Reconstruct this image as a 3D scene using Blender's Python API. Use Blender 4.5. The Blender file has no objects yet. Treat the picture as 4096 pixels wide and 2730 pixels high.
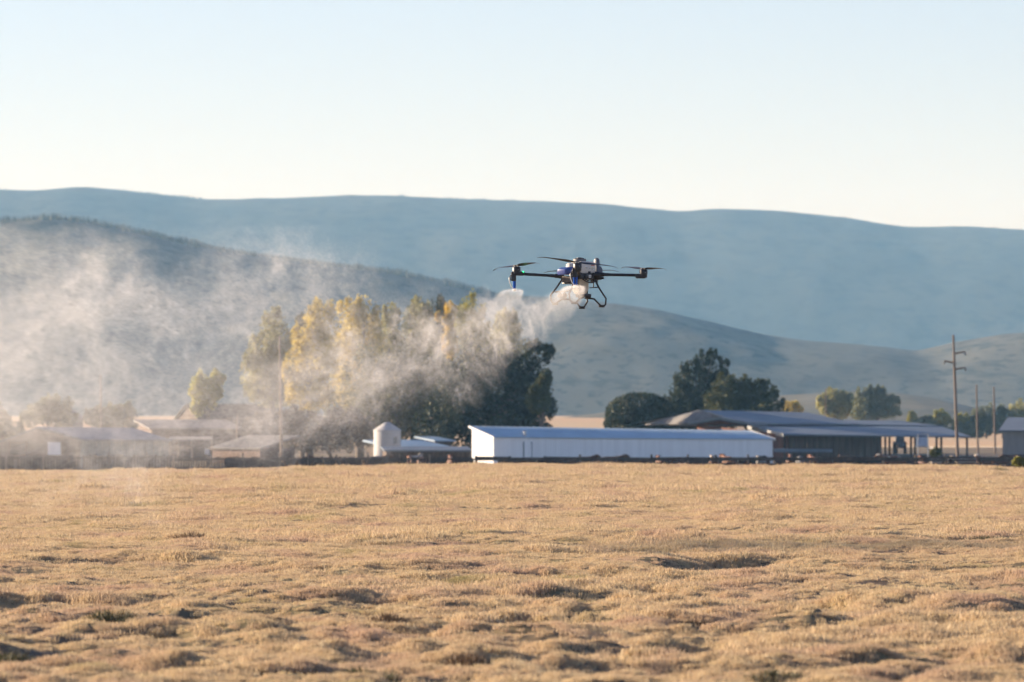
import bpy, bmesh, math, random
import numpy as np
from mathutils import Vector, Matrix, noise as mnoise

# ------------------------------------------------------------------ camera, light, exposure
SC = bpy.context.scene
COL = SC.collection
R = math.radians
F = 200.0 / 36.0 * 4096.0          # focal length in photograph pixels
CAMH = 2.1
HORIZON = 1650.0                    # row of the horizon in the photograph
TILT = math.atan((HORIZON - 1365.0) / F)
DRONE_Y = 91.0

cam_d = bpy.data.cameras.new('camera')
cam = bpy.data.objects.new('camera', cam_d)
COL.objects.link(cam)
cam.location = (0, 0, CAMH)
cam.rotation_euler = (R(90) + TILT, 0, 0)
cam_d.lens = 200.0
cam_d.sensor_width = 36.0
cam_d.clip_start = 0.5
cam_d.clip_end = 30000
cam_d.dof.use_dof = True
cam_d.dof.focus_distance = 90.0
cam_d.dof.aperture_fstop = 4.0
SC.camera = cam

SUN_EL, SUN_AZ = 13.0, -68.0        # azimuth from +Y, negative = towards -X
world = bpy.data.worlds.new('World')
SC.world = world
world.use_nodes = True
wn = world.node_tree
wn.nodes.clear()
sky = wn.nodes.new('ShaderNodeTexSky')
sky.sky_type = 'NISHITA'
sky.sun_disc = False
sky.sun_elevation = R(SUN_EL)
sky.sun_rotation = R(SUN_AZ)
sky.altitude = 1400
sky.air_density = 1.15
sky.dust_density = 0.5
sky.ozone_density = 2.5
bg = wn.nodes.new('ShaderNodeBackground')
bg.inputs['Strength'].default_value = 0.062
wo = wn.nodes.new('ShaderNodeOutputWorld')
tint = wn.nodes.new('ShaderNodeMix')     # one even colour balance over the whole sky
tint.data_type = 'RGBA'
tint.blend_type = 'MULTIPLY'
tint.inputs['Factor'].default_value = 1.0
tint.inputs[7].default_value = (1.125, 0.95, 1.125, 1)
wn.links.new(sky.outputs[0], tint.inputs[6])
wn.links.new(tint.outputs[2], bg.inputs['Color'])
wn.links.new(bg.outputs[0], wo.inputs['Surface'])

sun_d = bpy.data.lights.new('sun', 'SUN')
sun_d.energy = 5.0
sun_d.angle = R(0.5)
sun_d.color = (1.0, 0.82, 0.62)
sun = bpy.data.objects.new('sun', sun_d)
COL.objects.link(sun)
SUNV = Vector((math.sin(R(SUN_AZ)) * math.cos(R(SUN_EL)), math.cos(R(SUN_AZ)) * math.cos(R(SUN_EL)), math.sin(R(SUN_EL))))
sun.rotation_euler = SUNV.to_track_quat('Z', 'Y').to_euler()
sun.location = (-60, 20, 40)

SC.view_settings.view_transform = 'Standard'
SC.view_settings.look = 'None'
SC.view_settings.gamma = 1.0
SC.view_settings.use_curve_mapping = False
SC.view_settings.exposure = 1.5
SC.cycles.use_denoising = True
SC.cycles.volume_bounces = 5
SC.cycles.max_bounces = 8
SC.cycles.transparent_max_bounces = 16
SC.cycles.volume_step_rate = 2.0

rng = np.random.default_rng(7)
random.seed(7)

# ------------------------------------------------------------------ helpers
_ct, _st = math.cos(TILT), math.sin(TILT)

def at(px, py, Y):
    """the point of the world at distance Y that the photograph shows at (px, py)"""
    a = (px - 2048.0) / F
    b = -(py - 1365.0) / F
    dy, dz = _ct - b * _st, _st + b * _ct
    return Vector((a / dy * Y, Y, CAMH + dz / dy * Y))

def lerp(a, b, t):
    return a + (b - a) * t

def sstep(a, b, x):
    t = np.clip((x - a) / (b - a), 0, 1)
    return t * t * (3 - 2 * t)


class MB:
    """collects shapes and links them as one mesh object"""
    def __init__(self):
        self.v, self.f, self.m = [], [], []

    def add(self, verts, faces, mi=0):
        o = len(self.v)
        self.v += [tuple(p) for p in verts]
        self.f += [tuple(i + o for i in f) for f in faces]
        self.m += [mi] * len(faces)

    def hexa(self, b, t, mi=0):
        """a six-sided solid from four base and four top corners"""
        self.add(list(b) + list(t), [(3, 2, 1, 0), (4, 5, 6, 7), (0, 1, 5, 4), (1, 2, 6, 5), (2, 3, 7, 6), (3, 0, 4, 7)], mi)

    def box(self, c, s, rot=0.0, mi=0, M=None):
        hx, hy, hz = s[0] / 2, s[1] / 2, s[2] / 2
        p = [Vector(q) for q in ((-hx, -hy, -hz), (hx, -hy, -hz), (hx, hy, -hz), (-hx, hy, -hz), (-hx, -hy, hz), (hx, -hy, hz), (hx, hy, hz), (-hx, hy, hz))]
        if M is None:
            M = Matrix.Rotation(rot, 3, 'Z')
        c = Vector(c)
        p = [M @ q + c for q in p]
        self.hexa(p[:4], p[4:], mi)

    def bevbox(self, c, s, bev, rot=0.0, mi=0, M=None, seg=2):
        bm = bmesh.new()
        bmesh.ops.create_cube(bm, size=1.0)
        bmesh.ops.scale(bm, vec=Vector(s), verts=bm.verts)
        bmesh.ops.bevel(bm, geom=bm.edges[:], offset=bev, segments=seg, profile=0.5, affect='EDGES')
        if M is None:
            M = Matrix.Rotation(rot, 3, 'Z')
        c = Vector(c)
        bm.verts.index_update()
        self.add([M @ q.co + c for q in bm.verts], [[x.index for x in f.verts] for f in bm.faces], mi)
        bm.free()

    def tube(self, pts, rad, n=8, mi=0, caps=True):
        pts = [Vector(p) for p in pts]
        if not hasattr(rad, '__len__'):
            rad = [rad] * len(pts)
        vs, fs = [], []
        up = Vector((0, 0, 1))
        pu = None
        for i, p in enumerate(pts):
            if i == 0:
                d = pts[1] - p
            elif i == len(pts) - 1:
                d = p - pts[i - 1]
            else:
                d = (pts[i + 1] - p).normalized() + (p - pts[i - 1]).normalized()
            d = d.normalized() if d.length > 1e-9 else Vector((0, 0, 1))
            if pu is None:
                a = up if abs(d.z) < 0.95 else Vector((1, 0, 0))
                u = d.cross(a).normalized()
            else:
                u = (pu - d * pu.dot(d)).normalized()
            pu = u
            w = d.cross(u)
            for k in range(n):
                th = 2 * math.pi * k / n
                vs.append(p + (u * math.cos(th) + w * math.sin(th)) * rad[i])
        for i in range(len(pts) - 1):
            for k in range(n):
                k2 = (k + 1) % n
                fs.append((i * n + k, i * n + k2, (i + 1) * n + k2, (i + 1) * n + k))
        if caps:
            fs.append(tuple(range(n - 1, -1, -1)))
            fs.append(tuple((len(pts) - 1) * n + k for k in range(n)))
        self.add(vs, fs, mi)

    def lathe(self, c, prof, n=20, mi=0, M=None):
        """profile of (radius, height) turned about the vertical axis at c"""
        c = Vector(c)
        vs, fs = [], []
        for r_, z in prof:
            for k in range(n):
                th = 2 * math.pi * k / n
                p = Vector((r_ * math.cos(th), r_ * math.sin(th), z))
                vs.append((M @ p if M else p) + c)
        for i in range(len(prof) - 1):
            for k in range(n):
                k2 = (k + 1) % n
                fs.append((i * n + k, i * n + k2, (i + 1) * n + k2, (i + 1) * n + k))
        fs.append(tuple(range(n - 1, -1, -1)))
        fs.append(tuple((len(prof) - 1) * n + k for k in range(n)))
        self.add(vs, fs, mi)

    def mesh(self, name, smooth=False):
        me = bpy.data.meshes.new(name)
        me.from_pydata(self.v, [], self.f)
        if any(self.m):
            me.polygons.foreach_set('material_index', self.m)
        if smooth:
            me.polygons.foreach_set('use_smooth', [True] * len(me.polygons))
        me.update()
        return me

    def build(self, name, mats, parent=None, smooth=False, loc=None):
        return link_mesh(name, self.mesh(name, smooth), mats, parent, smooth, loc)


def link_mesh(name, me, mats, parent=None, smooth=False, loc=None):
    if not isinstance(mats, (list, tuple)):
        mats = [mats]
    if len(me.materials) == 0:
        for m in mats:
            me.materials.append(m)
    o = bpy.data.objects.new(name, me)
    COL.objects.link(o)
    if loc is not None:
        o.location = loc
    if parent is not None:
        o.parent = parent
        if parent.type == 'EMPTY' and loc is None:      # verts are in world coordinates
            o.matrix_parent_inverse = parent_matrix(parent).inverted()
    if smooth:
        try:
            me.set_sharp_from_angle(angle=R(40))
        except Exception:
            pass
    return o

def parent_matrix(p):
    return Matrix.LocRotScale(p.location, p.rotation_euler, p.scale)

def thing(name, label, cat, loc=(0, 0, 0), group=None):
    o = bpy.data.objects.new(name, None)
    o.empty_display_size = 0.2
    COL.objects.link(o)
    o.location = loc
    tag(o, label, cat, group)
    return o

def tag(o, label, cat=None, group=None, kind=None):
    o['label'] = label
    if cat:
        o['category'] = cat
    if group:
        o['group'] = group
    if kind:
        o['kind'] = kind
    return o

def sub(parent, o):
    """make o a child of a mesh part whose own data is in world coordinates"""
    o.parent = parent
    return o

# ------------------------------------------------------------------ materials
def srgb(r, g, b):
    def c(x):
        x /= 255.0
        return x / 12.92 if x <= 0.04045 else ((x + 0.055) / 1.055) ** 2.4
    return (c(r), c(g), c(b), 1)

def mat(name, col, rough=0.7, var=0.12, scale=3.0, metal=0.0, bump=0.0, bscale=30.0, coat=0.0, spec=0.5, stretch=(1, 1, 1), col2=None, trans=0.0, emit=None):
    m = bpy.data.materials.new(name)
    m.use_nodes = True
    nt = m.node_tree
    b = nt.nodes['Principled BSDF']
    b.inputs['Roughness'].default_value = rough
    b.inputs['Metallic'].default_value = metal
    b.inputs['Specular IOR Level'].default_value = spec
    b.inputs['Coat Weight'].default_value = coat
    co = nt.nodes.new('ShaderNodeTexCoord')
    mp = nt.nodes.new('ShaderNodeMapping')
    mp.inputs['Scale'].default_value = stretch
    nt.links.new(co.outputs['Object'], mp.inputs['Vector'])
    nz = nt.nodes.new('ShaderNodeTexNoise')
    nz.inputs['Scale'].default_value = scale
    nz.inputs['Detail'].default_value = 5
    nt.links.new(mp.outputs[0], nz.inputs['Vector'])
    rp = nt.nodes.new('ShaderNodeValToRGB')
    c = col[:3]
    c2 = col2[:3] if col2 else tuple(min(1, x * (1 + var)) for x in c)
    c1 = c if col2 else tuple(x * (1 - var) for x in c)
    rp.color_ramp.elements[0].position = 0.33
    rp.color_ramp.elements[0].color = (*c1, 1)
    rp.color_ramp.elements[1].position = 0.67
    rp.color_ramp.elements[1].color = (*c2, 1)
    nt.links.new(nz.outputs['Fac'], rp.inputs['Fac'])
    nt.links.new(rp.outputs[0], b.inputs['Base Color'])
    if bump:
        bn = nt.nodes.new('ShaderNodeTexNoise')
        bn.inputs['Scale'].default_value = bscale
        bn.inputs['Detail'].default_value = 4
        nt.links.new(mp.outputs[0], bn.inputs['Vector'])
        bp = nt.nodes.new('ShaderNodeBump')
        bp.inputs['Strength'].default_value = bump
        bp.inputs['Distance'].default_value = 0.02
        nt.links.new(bn.outputs['Fac'], bp.inputs['Height'])
        nt.links.new(bp.outputs[0], b.inputs['Normal'])
    if trans:
        tr = nt.nodes.new('ShaderNodeBsdfTranslucent')
        nt.links.new(rp.outputs[0], tr.inputs['Color'])
        mx = nt.nodes.new('ShaderNodeMixShader')
        mx.inputs[0].default_value = trans
        nt.links.new(b.outputs[0], mx.inputs[1])
        nt.links.new(tr.outputs[0], mx.inputs[2])
        nt.links.new(mx.outputs[0], nt.nodes['Material Output'].inputs['Surface'])
    if emit:
        b.inputs['Emission Color'].default_value = (*emit[:3], 1)
        b.inputs['Emission Strength'].default_value = emit[3]
    return m

def leaf_mat(name, dark, light, trans=0.35, scale=0.5):
    m = mat(name, dark, 0.6, scale=scale, col2=light, trans=trans, spec=0.25)
    return m

# ------------------------------------------------------------------ terrain
CREST = [(-800, 1880), (0, 1878), (600, 1873), (1000, 1868), (1300, 1863), (1700, 1857), (1900, 1850), (2150, 1846), (2350, 1851), (2700, 1857), (3000, 1857), (3300, 1853), (3600, 1851), (3900, 1858), (4096, 1864), (5000, 1868)]
_cx = np.array([c[0] for c in CREST], float)
_cy = np.array([c[1] for c in CREST], float)
YC = 232.0

def vnoise(x, y, seed=0):
    """cheap smooth value noise for arrays"""
    xi, yi = np.floor(x).astype(np.int64), np.floor(y).astype(np.int64)
    fx, fy = x - xi, y - yi
    fx, fy = fx * fx * (3 - 2 * fx), fy * fy * (3 - 2 * fy)
    def h(a, b):
        n = (a * 374761393 + b * 668265263 + seed * 1442695041) & 0x7fffffff
        n = ((n ^ (n >> 13)) * 1274126177) & 0x7fffffff
        n = (n ^ (n >> 16)) & 0xffff
        return n / 65535.0
    a, b, c, d = h(xi, yi), h(xi + 1, yi), h(xi, yi + 1), h(xi + 1, yi + 1)
    return (a * (1 - fx) + b * fx) * (1 - fy) + (c * (1 - fx) + d * fx) * fy

def fbm(x, y, oct=4, seed=0, gain=0.5):
    s, a, t = 0.0, 1.0, 0.0
    for k in range(oct):
        s = s + a * vnoise(x * 2 ** k + 17.3 * k, y * 2 ** k - 9.1 * k, seed + k)
        t += a
        a *= gain
    return s / t

# hollows and hummocks read off the photograph: row, column, half width, half depth (m), height (m)
FEATURES = [
    (2930, 2262, .95, 2.6, -.30), (3060, 2232, 1.2, 1.2, -.20), (2610, 2362, .30, 1.6, -.36), (2330, 2405, .75, .9, -.16), (3260, 2420, .42, 1.5, -.34),
    (3990, 2168, 1.3, 1.0, -.24), (770, 2160, .55, .8, .05), (1860, 2178, .5, .8, -.16), (520, 2255, .9, .8, -.17), (1450, 2405, .8, .8, -.20),
    (420, 2515, .75, .8, .16), (620, 2555, .7, .7, -.18), (1010, 2500, .7, .7, -.22), (1500, 2535, .6, .5, -.20), (60, 2620, .4, .6, .08),
    (330, 2690, .7, .5, -.20), (1470, 2725, .45, .5, .06), (2430, 2640, .7, .5, -.18), (2950, 2620, .5, .5, -.17), (3600, 2650, .9, .5, -.20),
    (3950, 2590, .5, .5, -.18), (2230, 2300, 1.1, .9, -.13), (2450, 2205, 1.0, .9, -.12), (3150, 2080, 1.2, .8, -.13), (3680, 2060, 1.2, .9, -.12), (1080, 2060, .8, .8, -.10),
    (3700, 2270, 1.6, 1.0, -.20), (2150, 2390, .8, .7, -.14), (1750, 2410, .6, .6, -.14), (3500, 2150, .8, .8, -.10), (3080, 2720, .5, .4, .10), (1300, 2690, .6, .4, -.16),
    (2050, 2550, .7, .5, -.14), (2800, 2500, .8, .5, -.14), (3400, 2520, .7, .5, -.12), (750, 2430, .8, .6, -.12), (200, 2410, .7, .6, -.12),
]
_feat = []
for px, py, w, d, h in FEATURES:
    Y = CAMH * F / (py - HORIZON)
    k = .68 if py > 2440 else 1.0
    _feat.append(((px - 2048) / F * Y, Y, w * k, d * k, h * (.45 if h > 0 else (1.15 if k == 1.0 and h < -.25 else .8))))

def terrain(X, Y, detail=True):
    X = np.asarray(X, float)
    Y = np.asarray(Y, float)
    u = 2048 + F * X / np.maximum(Y, 30.0)
    cz = CAMH - (np.interp(u, _cx, _cy) - HORIZON) / F * YC
    z = cz * sstep(90, YC, Y)
    z = lerp(z, -2.4, sstep(YC - 4, YC + 110, Y))
    left = sstep(3300, 2700, u)
    z = z + sstep(700, 1500, Y) * lerp(-0.6, 2.9, left)
    if detail:
        near = 1 - sstep(150, 250, Y)
        hum = fbm(X / 1.5 + 40, Y / 2.4 + 3, 4, 3, 0.55) - 0.5
        hum2 = fbm(X / 5.0 - 7, Y / 9.0 + 11, 3, 9) - 0.5
        amp = 0.95 - 0.3 * sstep(50, 110, Y)
        small = fbm(X / .42 + 9, Y / .75, 3, 61) - 0.5
        z = z + near * 0.27 * small * (1 - .62 * sstep(55, 85, Y)) * (1 - .6 * sstep(85, 150, Y))
        crest = 1 - 0.6 * sstep(150, 230, Y)
        z = z + near * crest * (0.26 * hum * amp + 0.20 * hum2) - 0.17 * sstep(120, 230, Y)
        for fx, fy, w, d, h in _feat:
            q = ((X - fx) / w) ** 2 + ((Y - fy) / d) ** 2
            z = z + (h if h > 0 else 1.7 * h) * np.exp(-q ** 1.8)
        far = sstep(280, 340, Y) * (1 - sstep(900, 1200, Y))
        z = z + far * 0.12 * (fbm(X / 9, Y / 14, 3, 21) - 0.5)
    return z

def tz(x, y):
    return float(terrain(np.array([x]), np.array([y]))[0])

def grid_mesh(name, XX, YY, ZZ, m, smooth=True):
    r_, c_ = XX.shape
    me = bpy.data.meshes.new(name)
    co = np.stack([XX, YY, ZZ], -1).reshape(-1, 3).astype(np.float32)
    i = np.arange((r_ - 1) * (c_ - 1))
    a = (i // (c_ - 1)) * c_ + i % (c_ - 1)
    q = np.stack([a, a + 1, a + c_ + 1, a + c_], -1).astype(np.int32)
    me.vertices.add(len(co))
    me.vertices.foreach_set('co', co.ravel())
    me.loops.add(q.size)
    me.loops.foreach_set('vertex_index', q.ravel())
    me.polygons.add(len(q))
    me.polygons.foreach_set('loop_start', np.arange(len(q), dtype=np.int32) * 4)
    me.update(calc_edges=True)
    if smooth:
        me.polygons.foreach_set('use_smooth', np.ones(len(q), bool))
    me.materials.append(m)
    o = bpy.data.objects.new(name, me)
    COL.objects.link(o)
    return o

def structure(o, label=None):
    o['kind'] = 'structure'
    if label:
        o['label'] = label
    return o

def ground_mat(name, cols, scales, rough=0.95, pos=((.35, .65), (.4, .6))):
    """two layers of noise over three colours, in world metres"""
    m = bpy.data.materials.new(name)
    m.use_nodes = True
    nt = m.node_tree
    b = nt.nodes['Principled BSDF']
    b.inputs['Roughness'].default_value = rough
    b.inputs['Specular IOR Level'].default_value = 0.15
    ge = nt.nodes.new('ShaderNodeNewGeometry')
    prev = None
    for k, s in enumerate(scales):
        mp = nt.nodes.new('ShaderNodeMapping')
        mp.inputs['Scale'].default_value = s
        mp.inputs['Location'].default_value = (3.1 * k, 7.7 * k, 0)
        nt.links.new(ge.outputs['Position'], mp.inputs['Vector'])
        nz = nt.nodes.new('ShaderNodeTexNoise')
        nz.inputs['Scale'].default_value = 1.0
        nz.inputs['Detail'].default_value = 6
        nz.inputs['Roughness'].default_value = 0.6
        nt.links.new(mp.outputs[0], nz.inputs['Vector'])
        mr = nt.nodes.new('ShaderNodeMapRange')
        mr.inputs['From Min'].default_value = pos[k][0]
        mr.inputs['From Max'].default_value = pos[k][1]
        nt.links.new(nz.outputs['Fac'], mr.inputs['Value'])
        mx = nt.nodes.new('ShaderNodeMix')
        mx.data_type = 'RGBA'
        nt.links.new(mr.outputs[0], mx.inputs['Factor'])
        if prev is None:
            mx.inputs[6].default_value = (*cols[0], 1)
        else:
            nt.links.new(prev, mx.inputs[6])
        mx.inputs[7].default_value = (*cols[k + 1], 1)
        prev = mx.outputs[2]
    nt.links.new(prev, b.inputs['Base Color'])
    return m, nt, prev

M_FIELD, _, _ = ground_mat('dry_thatch', [(.20, .145, .09), (.14, .10, .065), (.17, .14, .07)], [(.9, .5, .9), (.35, .16, .3)])
M_YARD, _, _ = ground_mat('corral_dirt', [(.10, .075, .055), (.16, .12, .085), (.22, .17, .10)], [(.2, .1, .2), (.05, .03, .05)])
M_GOLD, _, _ = ground_mat('ripe_stubble', [(.56, .37, .21), (.50, .33, .19), (.52, .38, .22)], [(.02, .008, .02), (.006, .003, .01)])

def angle_cols(n_in, inner, outer, n_out):
    a = np.linspace(-inner, inner, n_in)
    t = np.linspace(0, 1, n_out + 1)[1:]
    b = inner * (outer / inner) ** t
    return np.concatenate([-b[::-1], a, b])

def sheet(name, ys, us, m, detail=True):
    YY, UU = np.meshgrid(ys, us, indexing='ij')
    XX = UU * np.maximum(YY, 30.0)
    return structure(grid_mesh(name, XX, YY, terrain(XX, YY, detail), m))

us_near = angle_cols(470, .118, 3.0, 24)
ys_near = np.concatenate([np.linspace(-60, 28, 24), np.exp(np.linspace(math.log(30), math.log(300), 560))])
field = sheet('grass_field', ys_near, us_near, M_FIELD)
us_far = angle_cols(90, .16, 2.2, 14)
yard = sheet('farmyard_ground', np.exp(np.linspace(math.log(300), math.log(760), 60)), us_far, M_YARD)
gold = sheet('far_field', np.exp(np.linspace(math.log(760), math.log(2700), 50)), angle_cols(60, .16, 1.0, 10), M_GOLD, False)

# ------------------------------------------------------------------ hills
def hill_mat(name, cols, scales, pos=((.4, .6), (.42, .62), (.4, .6))):
    m, nt, prev = ground_mat(name, cols, scales, pos=pos)
    return m

M_FAR = hill_mat('distant_forest_slope', [(.035, .045, .04), (.06, .065, .052), (.08, .078, .06), (.02, .028, .026)], [(.012, .004, .02), (.004, .0015, .008), (.05, .02, .06)], ((.45, .7), (.5, .75), (.48, .62)))
M_MID = hill_mat('sagebrush_slope', [(.078, .080, .066), (.118, .112, .084), (.050, .055, .047), (.030, .035, .029)], [(.012, .006, .03), (.04, .02, .05), (.16, .07, .16)], ((.4, .62), (.52, .62), (.52, .64)))
M_LOW = hill_mat('dry_grass_slope', [(.10, .10, .075), (.075, .078, .06), (.14, .125, .09)], [(.01, .006, .03), (.03, .02, .05)])

def hill(name, pts, Yr, Yb, Yback, zbase, m, nx=420, ny=46, amp=0.05, gul=60.0, seed=1, power=1.0, pxr=(-1400, 5500)):
    """a hill whose skyline runs through the points of the photograph at distance Yr and that falls to its foot at Yb"""
    P = np.array(pts, float)
    px = np.linspace(pxr[0], pxr[1], nx)
    ridge_py = np.interp(px, P[:, 0], P[:, 1])
    k = np.ones(5) / 5.0
    ridge_py = np.convolve(np.pad(ridge_py, 2, mode='edge'), k, mode='valid')
    rz = CAMH - (ridge_py - HORIZON) / F * Yr
    s = np.concatenate([np.linspace(0, 1, ny), 1 + np.linspace(0, 1, 10)[1:]])
    rows = []
    for si in s:
        if si <= 1:
            Y = lerp(Yb, Yr, si)
            prof = math.sin(si * math.pi / 2) ** power
        else:
            Y = lerp(Yr, Yback, si - 1)
            prof = math.cos((si - 1) * math.pi / 2)
        X = (px - 2048) / F * Yr * (0.55 + 0.45 * Y / Yr)
        h = np.maximum(rz - zbase, 0.0)
        g = fbm(X / gul + 3, np.full_like(X, Y / (gul * 2.2)), 5, seed, 0.55) - 0.5
        fade = math.sin(min(si, 2 - si) * math.pi) if si < 2 else 0
        jag = (fbm(X / (gul * .12), np.full_like(X, Y / (gul * .2)), 3, seed + 5) - 0.5)
        z = zbase + h * prof + h * amp * (6 * g * max(fade, 0.0) + 0.25 * jag * prof)
        rows.append(np.stack([X, np.full_like(X, Y), z], -1))
    G = np.array(rows)
    o = grid_mesh(name, G[..., 0], G[..., 1], G[..., 2], m)
    structure(o)
    return o, px, rz

FAR_PTS = [(-1500, 800), (-700, 790), (0, 771), (174, 775), (348, 761), (574, 780), (818, 808), (975, 806), (1393, 794), (1567, 794), (1741, 804), (2089, 813), (2437, 830), (2716, 863), (2873, 855), (3134, 865), (3395, 893), (3604, 921), (3830, 917), (4096, 930), (4700, 960), (5600, 1000)]
MID_PTS = [(-1500, 900), (-600, 890), (0, 880), (209, 865), (348, 879), (557, 923), (731, 961), (905, 996), (1219, 1039), (1567, 1079), (1828, 1132), (2002, 1175), (2437, 1213), (2611, 1235), (2873, 1297), (3047, 1340), (3221, 1363), (3482, 1384), (3620, 1400), (3665, 1406), (3830, 1367), (4004, 1340), (4096, 1332), (4400, 1290), (5000, 1300), (5600, 1360)]
LOW_PTS = [(-1500, 1720), (2100, 1690), (2500, 1640), (3000, 1590), (3400, 1566), (3570, 1572), (3700, 1590), (3800, 1615), (3950, 1650), (4150, 1690), (4500, 1730), (5600, 1740)]
far_o, fpx, frz = hill('hill_ridge', FAR_PTS, 6500, 5000, 8200, -2.0, M_FAR, amp=.02, gul=260, seed=4, pxr=(-1500, 5600))
mid_o, mpx, mrz = hill('hill', MID_PTS, 2900, 2450, 3700, -3.0, M_MID, amp=.05, gul=150, seed=12, pxr=(-1500, 5600))
low_o, lpx, lrz = hill('low_hill', LOW_PTS, 1750, 1350, 2200, -4.0, M_LOW, amp=.03, gul=90, seed=47, pxr=(1900, 5200))
far_o['label'] = 'long forested ridge fading to blue along the skyline'
mid_o['label'] = 'grey sagebrush hill sloping down behind the flying drone'
low_o['label'] = 'low pale grassy rise at the foot of the hills'

# the dark conifers that roughen the skylines, one mass on each ridge
def ridge_trees(name, px, rz, Yr, n, hmin, hmax, m, label, cut=(-700, 4800), spread=60):
    V, Fc = [], []
    r2 = np.random.default_rng(len(name) + n)
    X = (r2.uniform(cut[0], cut[1], n))
    cl = fbm(X / 60.0, X * 0 + 2, 3, 8)
    for x, c in zip(X, cl):
        z = float(np.interp(x, px, rz))
        Y = Yr + r2.uniform(-spread, spread * .3)
        wx = (x - 2048) / F * Y
        h = r2.uniform(hmin, hmax) * (0.4 + 1.2 * max(c - .3, 0))
        z -= abs(Y - Yr) * .02 + 2.0 + h * .40
        r_ = h * r2.uniform(.16, .28)
        a = r2.uniform(0, 6)
        o = len(V)
        for k in range(5):
            th = a + k * 2 * math.pi / 5
            rr = r_ * r2.uniform(.7, 1.2)
            V.append((wx + rr * math.cos(th), Y + rr * math.sin(th), z + h * r2.uniform(0, .2)))
        V.append((wx + r2.uniform(-.1, .1) * r_, Y, z + h + 2.0))
        Fc += [(o + k, o + (k + 1) % 5, o + 5) for k in range(5)]
    me = bpy.data.meshes.new(name)
    me.from_pydata(V, [], Fc)
    me.materials.append(m)
    ob = bpy.data.objects.new(name, me)
    COL.objects.link(ob)
    return tag(ob, label, kind='stuff')

M_CONIFER = mat('conifer_needles', (.03, .04, .028), .8, scale=.02, var=.3)
ridge_trees('ridge_forest', fpx, frz, 6500, 6500, 4, 8, M_CONIFER, 'dark conifers bristling along the far blue ridge')
ridge_trees('hill_brush', mpx, mrz, 2900, 2200, 1.2, 3.2, M_CONIFER, 'scattered juniper scrub along the crest of the grey hill', cut=(-500, 2300), spread=90)

# ------------------------------------------------------------------ haze
HZ = MB()
HZ.box((0, 4150, 165), (7000, 9500, 362))
M_HAZE = bpy.data.materials.new('morning_haze')
M_HAZE.use_nodes = True
_n = M_HAZE.node_tree
_n.nodes.clear()
_pv = _n.nodes.new('ShaderNodeVolumePrincipled')
_pv.inputs['Color'].default_value = (.31, .64, 1.0, 1)
_pv.inputs['Density'].default_value = 0.8e-4
_pv.inputs['Absorption Color'].default_value = (1, 1, 1, 1)
_pv.inputs['Anisotropy'].default_value = 0.0
_mo = _n.nodes.new('ShaderNodeOutputMaterial')
_n.links.new(_pv.outputs[0], _mo.inputs['Volume'])
haze = HZ.build('haze', M_HAZE)
tag(haze, 'thin blue morning haze filling the whole valley', kind='stuff')


# ------------------------------------------------------------------ farm buildings
M_WHITE = mat('white_metal_siding', (.82, .83, .82), .45, var=.05, scale=1.4, stretch=(2, 2, .12))
M_BLUEROOF = mat('blue_painted_roof', (.41, .51, .575), .5, var=.08, scale=.5, metal=.0)
M_OLDBLUE = mat('dull_blue_roof', (.17, .27, .38), .6, var=.12, scale=.5)
M_GREYROOF = mat('weathered_metal_roof', (.115, .14, .175), .6, var=.14, scale=.4, metal=.0, spec=.3)
M_PALEROOF = mat('pale_metal_roof', (.185, .165, .155), .8, var=.12, scale=.5)
M_SHINGLE = mat('grey_shingles', (.13, .125, .12), .85, var=.2, scale=1.5, bump=.3, bscale=3)
M_BROWNWALL = mat('brown_boards', (.10, .062, .045), .85, var=.3, scale=1.2, stretch=(4, 4, .4))
M_DARKWALL = mat('dark_weathered_boards', (.078, .054, .040), .85, var=.35, scale=1.0, stretch=(4, 4, .4))
M_REDWALL = mat('rust_red_boards', (.16, .065, .042), .85, var=.25, scale=1.2, stretch=(4, 4, .4))
M_TANWALL = mat('tan_boards', (.20, .16, .12), .85, var=.18, scale=.8, stretch=(3, 3, .5))
M_SAGEWALL = mat('grey_green_siding', (.21, .22, .185), .7, var=.12, scale=.7, stretch=(3, 3, .5))
M_GREYWALL = mat('grey_siding', (.20, .21, .21), .7, var=.12, scale=.8, stretch=(3, 3, .5))
M_BINWALL = mat('faded_white_boards', (.40, .395, .39), .7, var=.12, scale=.9)
M_TRIM = mat('white_trim', (.62, .63, .66), .5, var=.06)
M_BARE = mat('bare_weathered_wood', (.27, .20, .14), .85, var=.25, scale=2, stretch=(3, 3, .5))
M_POLE = mat('creosoted_pole', (.16, .115, .085), .8, var=.25, scale=2, stretch=(5, 5, .4))
M_GLASS = mat('dull_window', (.05, .055, .06), .12, var=.1)
M_STEEL = mat('galvanised_steel', (.42, .43, .44), .4, metal=.6, var=.1)
M_DARKGAP = mat('dark_interior', (.03, .026, .023), .9)

def quad_slab(name, a, b, c, d, th, m, parent):
    """a slab of thickness th whose upper face runs a-b-c-d (counter-clockwise seen from above)"""
    n = (b - a).cross(d - a).normalized()
    if n.z < 0:
        n = -n
    lo = [p - n * th for p in (a, b, c, d)]
    q = MB()
    q.hexa(lo, [a, b, c, d])
    return q.build(name, m, parent)

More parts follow.
